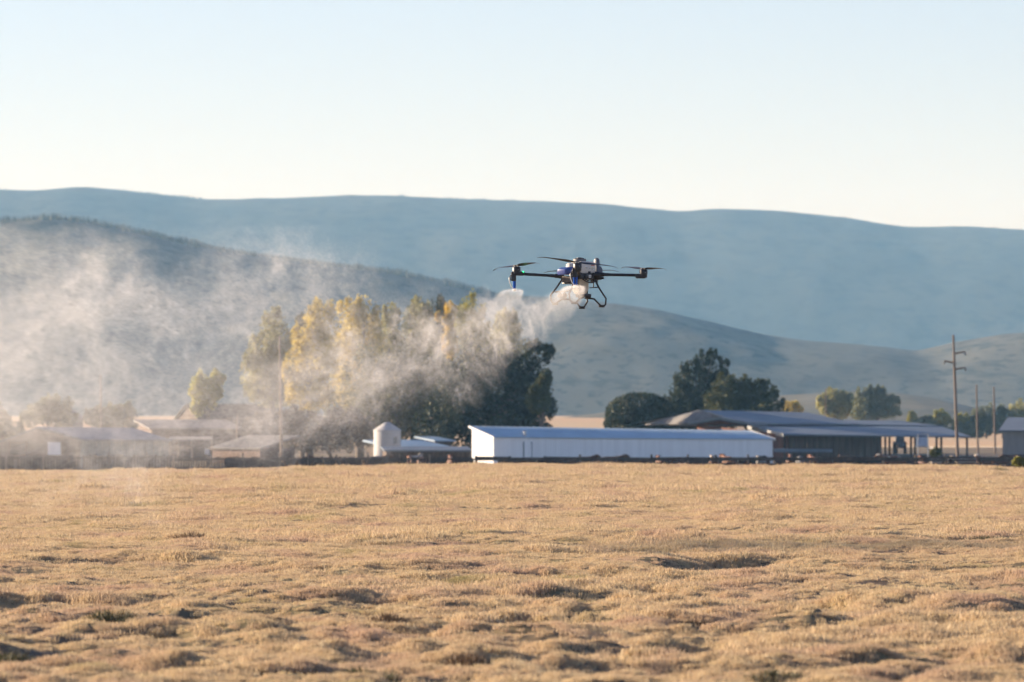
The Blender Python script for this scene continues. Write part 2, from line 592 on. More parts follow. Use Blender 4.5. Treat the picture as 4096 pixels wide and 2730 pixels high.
def corrugated(q, a, b, za0, za1, zb0, zb1, pitch, depth, mi=0):
    """a corrugated wall from a to b (xy), bottom and top heights at each end; the crests stand out to the right of a-b"""
    a, b = Vector((a[0], a[1], 0)), Vector((b[0], b[1], 0))
    L = (b - a).length
    d = (b - a) / L
    nrm = Vector((d.y, -d.x, 0))
    n = max(2, int(L / pitch) * 4)
    vs, fs = [], []
    for i in range(n + 1):
        t = i / n
        off = depth if (i % 4) in (1, 2) else 0.0
        p = a.lerp(b, t) + nrm * off
        vs += [(p.x, p.y, lerp(za0, zb0, t)), (p.x, p.y, lerp(za1, zb1, t))]
    for i in range(n):
        fs.append((2 * i, 2 * i + 2, 2 * i + 3, 2 * i + 1))
    q.add(vs, fs, mi)

# --- the long white shed -------------------------------------------------------
def white_shed():
    A = at(1975, 1750, 488)
    B = at(3090, 1757, 512)
    D = at(1886, 1704, 490.0)
    back = Vector((D.x - A.x, D.y - A.y, 0))
    ab = Vector((B.x - A.x, B.y - A.y, 0)).normalized()
    perp = Vector((-ab.y, ab.x, 0))
    depth = 2.7
    bk = perp * depth
    C = Vector((B.x, B.y, 0)) + bk
    Dp = Vector((A.x, A.y, 0)) + bk
    zD = at(1886, 1705, Dp.y).z
    zC = at(3010, 1723, C.y).z
    zg = -2.55
    root = thing('white_shed', 'long low white metal shed with blue mono-pitch roof', 'shed', (A.x, A.y, zg))
    q = MB()
    corrugated(q, A, B, zg, A.z - .05, zg, B.z - .05, .30, .035)
    wall = q.build('front_wall', M_WHITE, root)
    q = MB()
    q.hexa([Vector((A.x, A.y, zg)) - ab * .03, Vector((A.x, A.y, zg)) + ab * .03, Vector((Dp.x, Dp.y, zg)) + ab * .03, Vector((Dp.x, Dp.y, zg)) - ab * .03],
           [Vector((A.x, A.y, A.z - .05)) - ab * .03, Vector((A.x, A.y, A.z - .05)) + ab * .03, Vector((Dp.x, Dp.y, zD - .06)) + ab * .03, Vector((Dp.x, Dp.y, zD - .06)) - ab * .03])
    q.build('end_wall', M_WHITE, root)
    q = MB()
    q.hexa([Vector((B.x, B.y, zg)) - ab * .03, Vector((B.x, B.y, zg)) + ab * .03, Vector((C.x, C.y, zg)) + ab * .03, Vector((C.x, C.y, zg)) - ab * .03],
           [Vector((B.x, B.y, B.z - .05)) - ab * .03, Vector((B.x, B.y, B.z - .05)) + ab * .03, Vector((C.x, C.y, zC - .06)) + ab * .03, Vector((C.x, C.y, zC - .06)) - ab * .03])
    q.build('end_wall', M_WHITE, root)
    q = MB()
    corrugated(q, C, Dp, zg, zC - .06, zg, zD - .06, .6, .035)
    q.build('back_wall', M_WHITE, root)
    # ribbed roof in sheets
    nrib = 46
    e0, e1 = Vector((A.x, A.y, A.z)) - perp * .18 - ab * .12, Vector((B.x, B.y, B.z)) - perp * .18 + ab * .12
    r0, r1 = Vector((Dp.x, Dp.y, zD)) + perp * .25 - ab * .12, Vector((C.x, C.y, zC)) + perp * .25 + ab * .12
    first = None
    for k in range(nrib):
        t0, t1 = k / nrib, (k + 1) / nrib
        a, b, c, d = e0.lerp(e1, t0), e0.lerp(e1, t1), r0.lerp(r1, t1), r0.lerp(r1, t0)
        q = MB()
        n = (b - a).cross(d - a).normalized()
        vs, fs = [], []
        prof = [(0, 0), (.06, .045), (.12, 0), (.5, 0), (.54, .02), (.58, 0), (1.0, 0)]
        for s, h in prof:
            vs += [a.lerp(b, s) + n * h, d.lerp(c, s) + n * h]
        m_ = len(prof)
        for s, h in prof:
            vs += [a.lerp(b, s) - n * .03, d.lerp(c, s) - n * .03]
        for i in range(m_ - 1):
            fs.append((2 * i, 2 * i + 2, 2 * i + 3, 2 * i + 1))
            o = 2 * m_
            fs.append((o + 2 * i, o + 2 * i + 1, o + 2 * i + 3, o + 2 * i + 2))
            fs.append((2 * i, o + 2 * i, o + 2 * i + 2, 2 * i + 2))
            fs.append((2 * i + 1, 2 * i + 3, o + 2 * i + 3, o + 2 * i + 1))
        q.add(vs, fs)
        q.build('roof_panel', M_BLUEROOF, root)
    # fascia at the lit end
    for p0, p1 in ((e0, r0), (e1, r1)):
        q = MB()
        up = Vector((0, 0, 1))
        side = ab * .03 * (-1 if p0 is e0 else 1)
        q.hexa([p0 - up * .14 + side * 1.2, p0 - up * .14 + side * 2.6, p1 - up * .14 + side * 2.6, p1 - up * .14 + side * 1.2],
               [p0 + up * .05 + side * 1.2, p0 + up * .05 + side * 2.6, p1 + up * .05 + side * 2.6, p1 + up * .05 + side * 1.2])
        q.build('fascia', M_WHITE, root)
    # sliding door marked by its two seams, and the vent stub above it
    p = Vector((A.x, A.y, 0)).lerp(Vector((B.x, B.y, 0)), .115) - perp * .055
    q = MB()
    ang = math.atan2(ab.y, ab.x)
    q.box((p.x, p.y, zg + .95), (.9, .05, 1.9), ang)
    dr = q.build('door', M_WHITE, root)
    q = MB()
    for s in (-.47, .47):
        pp = p + ab * s - perp * .01
        q.box((pp.x, pp.y, zg + 1.05), (.06, .06, 2.1), ang)
    q.build('door_frame', M_GREYROOF, dr)
    q = MB()
    p2 = p + perp * .35
    q.lathe((p2.x, p2.y, A.z + .02), [(.12, 0), (.12, .42), (.2, .44), (.2, .5)], 10)
    q.build('roof_vent', M_STEEL, root)
white_shed()

# --- the broad barn behind it ---------------------------------------------------
def ridge_barn():
    zg = -2.6
    root = thing('feed_barn', 'broad barn with two tiers of blue-grey roof and dark open side', 'barn', at(3000, 1835, 580).to_tuple())
    Yf = 575.0
    # upper roof: ridge, front eave, far (right) and left hips
    r0, r1 = at(2812, 1641, 592), at(3228, 1650, 612)
    e0, e1 = at(2985, 1693, 577), at(3440, 1697, 597)
    quad_slab('upper_roof', e0, e1, r1, r0, .18, M_GREYROOF, root)
    lf = at(2578, 1698, 604)
    lb = at(2480, 1698, 622)
    # left hip plane, grey shingles
    hip = quad_slab('hip_roof', lf, at(2900, 1693, 584), r0 + Vector((0, .02, 0)), r0 + Vector((-.4, 3, 0)), .15, M_SHINGLE, root)
    q = MB()
    back0, back1 = at(2650, 1700, 640), at(3330, 1700, 650)
    q.hexa([lb - Vector((0, 0, .2)), back0 - Vector((0, 0, .2)), back1 - Vector((0, 0, .2)), e1 - Vector((0, -1, .25))], [r0 + Vector((-.1, .5, -.1)), r0 + Vector((0, 1.2, -.1)), r1 + Vector((0, 1, -.1)), r1 + Vector((0, .4, -.1))])
    q.build('rear_roof', M_SHINGLE, root)
    # second length of upper roof further right
    s0, s1 = at(3330, 1680, 606), at(3590, 1684, 618)
    t0, t1 = at(3425, 1697, 596), at(3760, 1703, 608)
    quad_slab('upper_roof', t0 - Vector((0, 0, .03)), t1, s1, s0, .15, M_GREYROOF, root)
    # clerestory strip under the upper eave
    q = MB()
    a, b, c = at(2995, 1697, 578.5), at(3440, 1698, 598.5), at(3745, 1704, 609)
    dn = Vector((0, 0, -.75))
    th = Vector((-.12, .2, 0))
    for p, s in ((a, b), (b, c)):
        q.hexa([p + dn, s + dn, s + dn + th, p + dn + th], [p, s, s + th, p + th])
    q.build('clerestory_wall', M_DARKWALL, root)
    # lower lean-to roof
    l0, l1 = at(2992, 1706, 578), at(3765, 1706, 609)
    g0, g1 = at(3135, 1737, 560), at(3885, 1746, 590)
    quad_slab('lean_to_roof', g0, g1, l1, l0, .16, M_GREYROOF, root)
    # verge boards on the left ends, white trim coloured grey as if shaded
    def verge(p, s, w=.28, parent=root):
        v = MB()
        d = (s - p).normalized()
        side = Vector((-.72, -.69, 0))
        v.hexa([p - Vector((0, 0, w)), s - Vector((0, 0, w)), s - Vector((0, 0, w)) + side * .1, p - Vector((0, 0, w)) + side * .1],
               [p + Vector((0, 0, .06)), s + Vector((0, 0, .06)), s + Vector((0, 0, .06)) + side * .1, p + Vector((0, 0, .06)) + side * .1])
        return v.build('verge_board', M_GREYWALL, parent)
    verge(g0, l0)
    # small gabled porch, its white trim coloured grey to stand in for shade
    ga, gl, gr = at(2873, 1667, 570), at(2752, 1690, 570.6), at(2994, 1690, 569.4)
    bk = Vector((2.2, 6.5, 0))
    q = MB()
    z0 = Vector((0, 0, .35))
    q.hexa([gl - z0, ga - z0, ga + bk - z0, gl + bk - z0], [gl, ga, ga + bk, gl + bk])
    porch = q.build('porch_roof', M_GREYROOF, root)
    q = MB()
    q.hexa([ga - z0, gr - z0, gr + bk - z0, ga + bk - z0], [ga, gr, gr + bk, ga + bk])
    q.build('porch_roof', M_GREYROOF, root)
    f = Vector((0, -.12, 0))
    q = MB()
    for p, s in ((gl, ga), (ga, gr)):
        q.hexa([p - Vector((0, 0, .26)) + f, s - Vector((0, 0, .26)) + f, s - Vector((0, 0, .26)) + f * .1, p - Vector((0, 0, .26)) + f * .1],
               [p + f, s + f, s + f * .1, p + f * .1])
    q.build('verge_board', M_GREYWALL, root)
    q = MB()
    gi = Vector((0, .5, 0))
    b0, b1 = at(2770, 1700, 571), at(2985, 1700, 570)
    q.add([b0, b1, gr + gi - Vector((.25, 0, .1)), ga + gi - Vector((0, 0, .3)), gl + gi + Vector((.25, 0, -.1))], [(0, 1, 2, 3, 4)])
    q.build('gable_boards', M_REDWALL, root)
    q = MB()
    q.hexa([Vector((b0.x + .5, 571.8, zg)), Vector((at(3135, 0, 571).x, 562.4, zg)), Vector((at(3135, 0, 571).x, 563, zg)), Vector((b0.x + .5, 572.4, zg))],
           [Vector((b0.x + .5, 571.8, at(0, 1699, 571).z)), Vector((at(3135, 0, 571).x, 562.4, at(0, 1742, 562).z)), Vector((at(3135, 0, 571).x, 563, at(0, 1742, 562).z)), Vector((b0.x + .5, 572.4, at(0, 1699, 571).z))])
    q.build('gable_wall', M_REDWALL, root)
    # the dark side wall under the lean-to
    w0, w1 = at(3137, 1741, 562.5), at(3522, 1744, 577)
    q = MB()
    d = Vector((w1.x - w0.x, w1.y - w0.y, 0)).normalized()
    nb = 30
    for k in range(nb):
        p, s = w0.lerp(w1, k / nb), w0.lerp(w1, (k + .93) / nb)
        off = Vector((d.y, -d.x, 0)) * (.03 * (k % 2))
        th = Vector((-d.y, d.x, 0)) * .12
        q.hexa([Vector((p.x, p.y, zg)) + off, Vector((s.x, s.y, zg)) + off, Vector((s.x, s.y, zg)) + th, Vector((p.x, p.y, zg)) + th],
               [Vector((p.x, p.y, p.z)) + off, Vector((s.x, s.y, s.z)) + off, Vector((s.x, s.y, s.z)) + th, Vector((p.x, p.y, p.z)) + th])
    q.build('side_wall', M_DARKWALL, root)
    q = MB()
    e = at(3522, 1744, 577.2)
    x2 = e + Vector((-2.5, 11, 0))
    q.hexa([Vector((e.x, e.y, zg)), Vector((e.x + .12, e.y, zg)), Vector((x2.x + .12, x2.y, zg)), Vector((x2.x, x2.y, zg))], [e, e + Vector((.12, 0, 0)), x2 + Vector((.12, 0, .5)), x2 + Vector((0, 0, .5))])
    q.build('end_wall', M_DARKWALL, root)
    # feed bunk shelf below
    q = MB()
    q.hexa([at(3095, 1810, 556), at(3330, 1810, 566), at(3330, 1810, 567), at(3095, 1810, 557)], [at(3095, 1797, 556), at(3330, 1799, 566), at(3330, 1797, 567), at(3095, 1795, 557)])
    q.build('feed_bunk', M_GREYROOF, root)
    # posts that carry the open part of the lean-to
    for px, Y, top in ((3541, 579, 1742), (3558, 596, 1738), (3644, 582, 1744), (3746, 602, 1741), (3765, 586, 1745), (3868, 590, 1747), (3660, 604, 1739)):
        p = at(px, top, Y)
        q = MB()
        q.box((p.x, p.y, (p.z + zg) / 2), (.22, .22, p.z - zg))
        q.build('post', M_DARKWALL, root)
ridge_barn()

def box_building(name, label, cat, px0, px1, y_eave, Y0, Y1, depth, wallm, roofm, pitch, zg=-2.7, over=.3, wall_name='wall', gable=True):
    """a plain building: front wall from px0 to px1, gable roof whose ridge runs along the front"""
    A, B = at(px0, y_eave, Y0), at(px1, y_eave, Y1)
    ab = Vector((B.x - A.x, B.y - A.y, 0)).normalized()
    perp = Vector((-ab.y, ab.x, 0))
    C, D = B + perp * depth, A + perp * depth
    root = thing(name, label, cat, (A.x, A.y, zg))
    q = MB()
    q.hexa([Vector((p.x, p.y, zg)) for p in (A, B, C, D)], [Vector((p.x, p.y, A.z)) for p in (A, B, C, D)])
    if gable:
        h = depth / 2 * pitch
        for p, d in ((A, D), (B, C)):
            mid = (p + d) / 2
            s = ab * (.02 if p is A else -.02)
            q.add([Vector((p.x, p.y, A.z)) + s, Vector((d.x, d.y, A.z)) + s, Vector((mid.x, mid.y, A.z + h)) + s], [(0, 1, 2)])
    w = q.build(wall_name, wallm, root)
    zz = Vector((0, 0, A.z))
    fl = lambda p: Vector((p.x, p.y, 0))
    if gable:
        R0, R1 = fl((A + D) / 2) + zz + Vector((0, 0, h + .05)) - ab * over, fl((B + C) / 2) + zz + Vector((0, 0, h + .05)) + ab * over
        dz = Vector((0, 0, -over * pitch + .05))
        quad_slab('roof', fl(A) + zz + dz - perp * over - ab * over, fl(B) + zz + dz - perp * over + ab * over, R1, R0, .12, roofm, root)
        quad_slab('roof', R0 + perp * .01, R1 + perp * .01, fl(C) + zz + dz + perp * over + ab * over, fl(D) + zz + dz + perp * over - ab * over, .12, roofm, root)
    else:
        h = depth * pitch
        quad_slab('roof', fl(A) + zz - perp * over - ab * over, fl(B) + zz - perp * over + ab * over, fl(C) + zz + Vector((0, 0, h)) + perp * over + ab * over, fl(D) + zz + Vector((0, 0, h)) + perp * over - ab * over, .14, roofm, root)
    return root, A, B, ab, perp

def facade_box(root, name, A, B, t, w, z0, z1, m, proud=.04, th=.08, framem=None):
    """a door or window standing proud of the front wall A-B at fraction t"""
    ab = Vector((B.x - A.x, B.y - A.y, 0)).normalized()
    perp = Vector((-ab.y, ab.x, 0))
    p = Vector((A.x, A.y, 0)).lerp(Vector((B.x, B.y, 0)), t) - perp * proud
    q = MB()
    q.box((p.x, p.y, (z0 + z1) / 2), (w, th, z1 - z0), math.atan2(ab.y, ab.x))
    o = q.build(name, m, root)
    if framem:
        q = MB()
        an = math.atan2(ab.y, ab.x)
        for s in (-1, 1):
            pp = p + ab * s * (w / 2 + .06) - perp * .02
            q.box((pp.x, pp.y, (z0 + z1) / 2), (.12, th + .02, z1 - z0), an)
        for z in (z0 - .06, z1 + .06):
            pp = p - perp * .02
            q.box((pp.x, pp.y, z), (w + .24, th + .02, .12), an)
        q.build('frame', framem, o)
    return o

# --- barn at the left edge: gable to the left, long side to the right -----------------------
def left_barn():
    zg = -2.7
    Y = 470.0
    gl, ga, gr = at(-60, 1790, 472.5), at(150, 1708, 471.4), at(318, 1754, 470)
    e1 = at(674, 1757, 492)
    ab = Vector((e1.x - gr.x, e1.y - gr.y, 0))
    ra, rb = ga, at(532, 1712, 493)
    root = thing('gabled_barn', 'dull tan and grey-green barn with a white square door, hazed by drifting spray', 'barn', (gr.x, gr.y, zg))
    q = MB()
    lift = Vector((0, 0, -.12))
    q.add([Vector((gl.x, gl.y, zg)), Vector((gr.x, gr.y, zg)), gr + lift, ga + lift, gl + lift], [(0, 1, 2, 3, 4)])
    q.build('gable_wall', M_TANWALL, root)
    q = MB()
    o = Vector((ab.x, ab.y, 0))
    q.add([Vector((gl.x, gl.y, zg)) + o, Vector((gr.x, gr.y, zg)) + o, gr + lift + o, ga + lift + o, gl + lift + o], [(4, 3, 2, 1, 0)])
    gw = q.build('gable_wall', M_TANWALL, root)
    q = MB()
    s = Vector((gr.x, gr.y, 0))
    e = Vector((e1.x, e1.y, 0))
    d = (e - s).normalized()
    nrm = Vector((d.y, -d.x, 0))
    nb = 28
    for k in range(nb):
        p, r_ = s.lerp(e, (k + .03) / nb), s.lerp(e, (k + .97) / nb)
        off = nrm * (.03 if k % 2 else .0)
        q.hexa([Vector((p.x, p.y, zg)) + off, Vector((r_.x, r_.y, zg)) + off, Vector((r_.x, r_.y, zg)) - nrm * .1, Vector((p.x, p.y, zg)) - nrm * .1],
               [Vector((p.x, p.y, gr.z - .1)) + off, Vector((r_.x, r_.y, gr.z - .1)) + off, Vector((r_.x, r_.y, gr.z - .1)) - nrm * .1, Vector((p.x, p.y, gr.z - .1)) - nrm * .1])
    q.build('side_wall', M_SAGEWALL, root)
    ovh = nrm * .35
    quad_slab('roof', gr + ovh + Vector((0, 0, -.08)), e1 + ovh + Vector((0, 0, -.08)), rb, ra, .12, M_GREYROOF, root)
    quad_slab('roof', ra + Vector((0, .02, 0)), rb + Vector((0, .02, 0)), gl + o + Vector((-.3, .3, -.05)), gl + Vector((-.3, .3, -.05)), .12, M_GREYROOF, root)
    # door and window in the gable wall
    g0, g1 = Vector((gl.x, gl.y, 0)), Vector((gr.x, gr.y, 0))
    def tx(px):
        return (px + 60) / 378.0
    facade_box(root, 'door', g0, g1, tx(219), 1.18, at(0, 1819, 474).z, at(0, 1768, 474).z, M_WHITE, framem=M_TANWALL)
    facade_box(root, 'window', g0, g1, tx(74), 1.35, at(0, 1815, 480).z, at(0, 1770, 480).z, M_GLASS, framem=M_BROWNWALL)
    facade_box(root, 'hatch', g0, g1, tx(205), 1.1, at(0, 1762, 475).z, at(0, 1742, 475).z, M_BROWNWALL)
    # pale corner board
    q = MB()
    q.box((gr.x, gr.y - .08, (zg + gr.z) / 2 - .1), (.2, .2, gr.z - zg - .2))
    q.build('corner_board', M_TANWALL, root)
left_barn()

# --- brown barn with the lean-to, behind the spray
def brown_barn():
    zg = -2.7
    root, A, B, ab, perp = box_building('brown_barn', 'weathered brown barn with pale roof and lower lean-to, left of the trees', 'barn', 606, 958, 1713, 545, 548, 5.0, M_BROWNWALL, M_PALEROOF, .16, gable=False)
    a, b = at(678, 1748, 541), at(852, 1746, 543)
    c, d = at(850, 1757, 535), at(672, 1759, 534)
    quad_slab('lean_to_roof', d, c, b, a, .12, M_PALEROOF, root)
    q = MB()
    q.box((at(715, 1791, 534).x, 534, at(0, 1791, 534).z), (2.2, .25, .22))
    q.build('beam', M_BARE, root)
    for px in (680, 712, 768, 845):
        p = at(px, 1760, 534.6)
        q = MB()
        q.box((p.x, p.y, (p.z + zg) / 2), (.2, .2, p.z - zg))
        q.build('post', M_BARE, root)
    facade_box(root, 'window', A, B, .52, .45, at(0, 1818, 541).z, at(0, 1796, 541).z, M_WHITE, proud=3.2)  # small unidentified white object well clear of the wall, not an opening
brown_barn()

M_OLDROOF = mat('old_dark_shingles', (.058, .052, .042), .9, var=.3, scale=1.2, bump=.3, bscale=3)
def old_barn():
    box_building('old_barn', 'dark old barn with a high brown roof left of the cottonwood grove', 'barn', 815, 1150, 1694, 566, 570, 8.0, M_DARKWALL, M_OLDROOF, .47)
old_barn()

def grey_low_shed():
    root, A, B, ab, perp = box_building('low_shed', 'low shed with sloping grey roof beside the brown barn', 'shed', 850, 1040, 1792, 524, 519, 4.2, M_BROWNWALL, M_SHINGLE, .28, gable=False)
grey_low_shed()

# --- white feed bin
def feed_bin():
    zg = -2.7
    Y = 520.0
    c = at(1549, 1800, Y)
    root = thing('feed_bin', 'white round feed bin with a conical top and sunlit left rim', 'silo', (c.x, c.y, zg))
    z = lambda py: at(0, py, Y).z
    r_ = 54 * Y / F
    zt = z(1722)
    prof = [(r_, zg)]
    n = 14
    for k in range(n):
        a, b = lerp(zg, zt, k / n), lerp(zg, zt, (k + 1) / n)
        prof += [(r_, a + .02), (r_ + .02, a + (b - a) * .45), (r_ + .02, a + (b - a) * .55), (r_, b - .02)]
    q = MB()
    q.lathe(Vector((c.x, c.y, 0)), prof, 40)
    q.build('bin_wall', M_BINWALL, root, smooth=True)
    q = MB()
    q.lathe(Vector((c.x, c.y, 0)), [(r_ + .06, zt - .03), (r_ + .06, zt + .02), (r_ * .42, z(1699)), (r_ * .40, z(1697))], 40)
    rf = q.build('cone_roof', M_BINWALL, root, smooth=True)
    q = MB()
    q.lathe(Vector((c.x, c.y, 0)), [(r_ * .30, z(1698)), (r_ * .32, z(1695)), (r_ * .18, z(1690))], 20)
    q.build('filler_cap', M_STEEL, rf, smooth=True)
    q = MB()
    q.box((c.x + .75, c.y - r_ * .82, z(1762)), (.34, .08, .6), R(32))
    q.build('hatch', M_GREYWALL, root)
    for k in range(9):
        q = MB()
        q.box((c.x + .25, c.y - r_ - .05, lerp(zg + .3, zt - .2, k / 8)), (.3, .03, .03))
        q.build('rung', M_STEEL, root)
feed_bin()

def blue_low_roofs():
    zg = -2.7
    r1, A, B, ab, perp = box_building('low_lean_to', 'low blue-roofed lean-to right of the white feed bin', 'shed', 1585, 1800, 1790, 528, 531, 5.5, M_DARKWALL, M_OLDBLUE, .12, gable=False)
    r2, *_ = box_building('small_shed', 'small blue-roofed shed peeping over the low lean-to', 'shed', 1742, 1805, 1762, 545, 546, 3.0, M_DARKWALL, M_OLDBLUE, .12, gable=False)
    r3, *_ = box_building('feed_shelter', 'long feed shelter with a flat grey roof against the white shed', 'shelter', 1545, 1880, 1801, 505, 506, 3.0, M_DARKWALL, M_GREYROOF, .1, gable=False, over=.2)
blue_low_roofs()

def right_shed():
    zg = -2.7
    root, A, B, ab, perp = box_building('grey_shed', 'plain grey shed cut off by the right edge of the view', 'shed', 4010, 4330, 1722, 476, 474.9, 9.0, M_GREYWALL, M_GREYROOF, .12, gable=False)
    q = MB()
    for k, px in enumerate((4018, 4085, 4150, 4220)):
        pass
    q.hexa([A + Vector((.3, -.16, zg - A.z)), B + Vector((-.3, -.16, zg - A.z)), B + Vector((-.3, -.04, zg - A.z)), A + Vector((.3, -.04, zg - A.z))],
           [A + Vector((.3, -.16, zg - A.z + 1.25)), B + Vector((-.3, -.16, zg - A.z + 1.25)), B + Vector((-.3, -.04, zg - A.z + 1.25)), A + Vector((.3, -.04, zg - A.z + 1.25))])
    q.build('wainscot', M_DARKWALL, root)
right_shed()

# far white-walled buildings among the trees
def tiny(px0, px1, eave, Y, label, wm, rm):
    box_building('farmhouse', label, 'house', px0, px1, eave, Y, Y + 2, 5.0, wm, rm, .5, zg=tz(at(px0, 0, Y).x, Y) - .1)
tiny(3752, 3788, 1694, 1130, 'tiny pale farmhouse among far trees left of the tall pole', M_TANWALL, M_PALEROOF)
tiny(272, 332, 1672, 900, 'tiny pale farmhouse between the two hazy bushes on the left', M_TANWALL, M_PALEROOF)

# ------------------------------------------------------------------ poles
def pole(label, px, top, Y, r_=.14, px_top=None, arms=(), name='utility_pole', group=None, m=None):
    zg = tz(at(px, 0, Y).x, Y) - .1
    b = at(px, 1800, Y)
    t = at(px_top if px_top is not None else px, top, Y)
    root = thing(name, label, 'pole', (b.x, b.y, zg), group)
    q = MB()
    q.tube([Vector((b.x, Y, zg)), Vector((b.x, Y, zg)).lerp(t, .5), t], [r_ * 1.25, r_ * 1.1, r_ * .8], 10)
    q.build('shaft', m or M_POLE, root, smooth=True)
    for py, side, L in arms:
        f = (t.z - at(0, py, Y).z) / (t.z - zg)
        p = t.lerp(Vector((b.x, Y, zg)), f)
        q = MB()
        e = p + Vector((side * L, -.3 * side, .16 * L))
        q.tube([p, e], [.09, .06], 8)
        am = q.build('arm', M_POLE, root, smooth=True)
        q = MB()
        q.lathe((e.x, e.y, e.z - .30), [(.03, 0), (.10, .03), (.05, .08), (.10, .12), (.05, .17), (.10, .2), (.04, .28)], 8)
        q.build('insulator', M_GREYWALL, am)
    return root
pole('tall bare utility pole with three staggered arms at the right', 3832, 1340, 500, .12, 3813, ((1415, 1, .95), (1451, -1, .85), (1478, 1, .95)))
pole('thin distant pole just right of the tall armed one', 3912, 1540, 640, .10, 3906)
pole('thin distant pole beside the grey shed at the right edge', 3981, 1548, 640, .10, 3975)
pole('weathered wooden pole in front of the yellow trees', 1127, 1345, 470, .105, 1119, m=M_BARE)
pole('faint thin pole rising from the roof line of the left barn', 407, 1500, 620, .085, 402)
pole('short pole at the right end of the brown barn', 946, 1660, 530, .08, 949, m=M_BARE)
pole('very faint distant pole left of the pale cottonwoods at right', 3304, 1555, 900, .08, 3303)

# ------------------------------------------------------------------ trees
LEAF = {
    'yellow': leaf_mat('yellow_cottonwood_leaves', (.34, .27, .05), (.62, .50, .10), .45),
    'gold': leaf_mat('golden_leaves', (.46, .34, .045), (.66, .48, .08), .45),
    'lime': leaf_mat('yellow_green_leaves', (.17, .18, .04), (.36, .33, .07), .42),
    'pale': leaf_mat('pale_green_leaves', (.20, .20, .08), (.38, .36, .14), .42),
    'olive': leaf_mat('olive_leaves', (.075, .085, .025), (.16, .16, .05), .35),
    'sapling': leaf_mat('yellow_green_sapling_leaves', (.28, .28, .05), (.50, .47, .10), .45),
    'olive_dark': leaf_mat('dark_olive_leaves', (.045, .055, .018), (.105, .108, .032), .3),
    'dark': leaf_mat('dark_green_leaves', (.022, .032, .016), (.052, .066, .028), .25),
    'hedge': leaf_mat('clipped_hedge_leaves', (.020, .030, .014), (.040, .055, .022), .2),
    'grey': leaf_mat('grey_green_leaves', (.10, .115, .07), (.20, .21, .11), .35),
    'rust': leaf_mat('rusty_shrub_leaves', (.12, .07, .04), (.20, .13, .07), .3),
    'brown': leaf_mat('brown_brush_twigs', (.075, .06, .042), (.12, .10, .065), .2),
}
M_BARK = mat('furrowed_bark', (.13, .10, .075), .9, var=.3, scale=3, stretch=(4, 4, .6))

def leaves(q_v, q_f, P, size, r2, upright=.3):
    n = len(P)
    d = r2.normal(size=(n, 3))
    d[:, 2] += upright
    d /= np.linalg.norm(d, axis=1)[:, None]
    e = np.cross(d, r2.normal(size=(n, 3)))
    e /= np.linalg.norm(e, axis=1)[:, None] + 1e-9
    s = size * r2.uniform(.6, 1.35, n)[:, None]
    q_v.append(np.stack([P - d * s * .6, P + e * s * .34, P + d * s * .6, P - e * s * .34], 1).reshape(-1, 3))

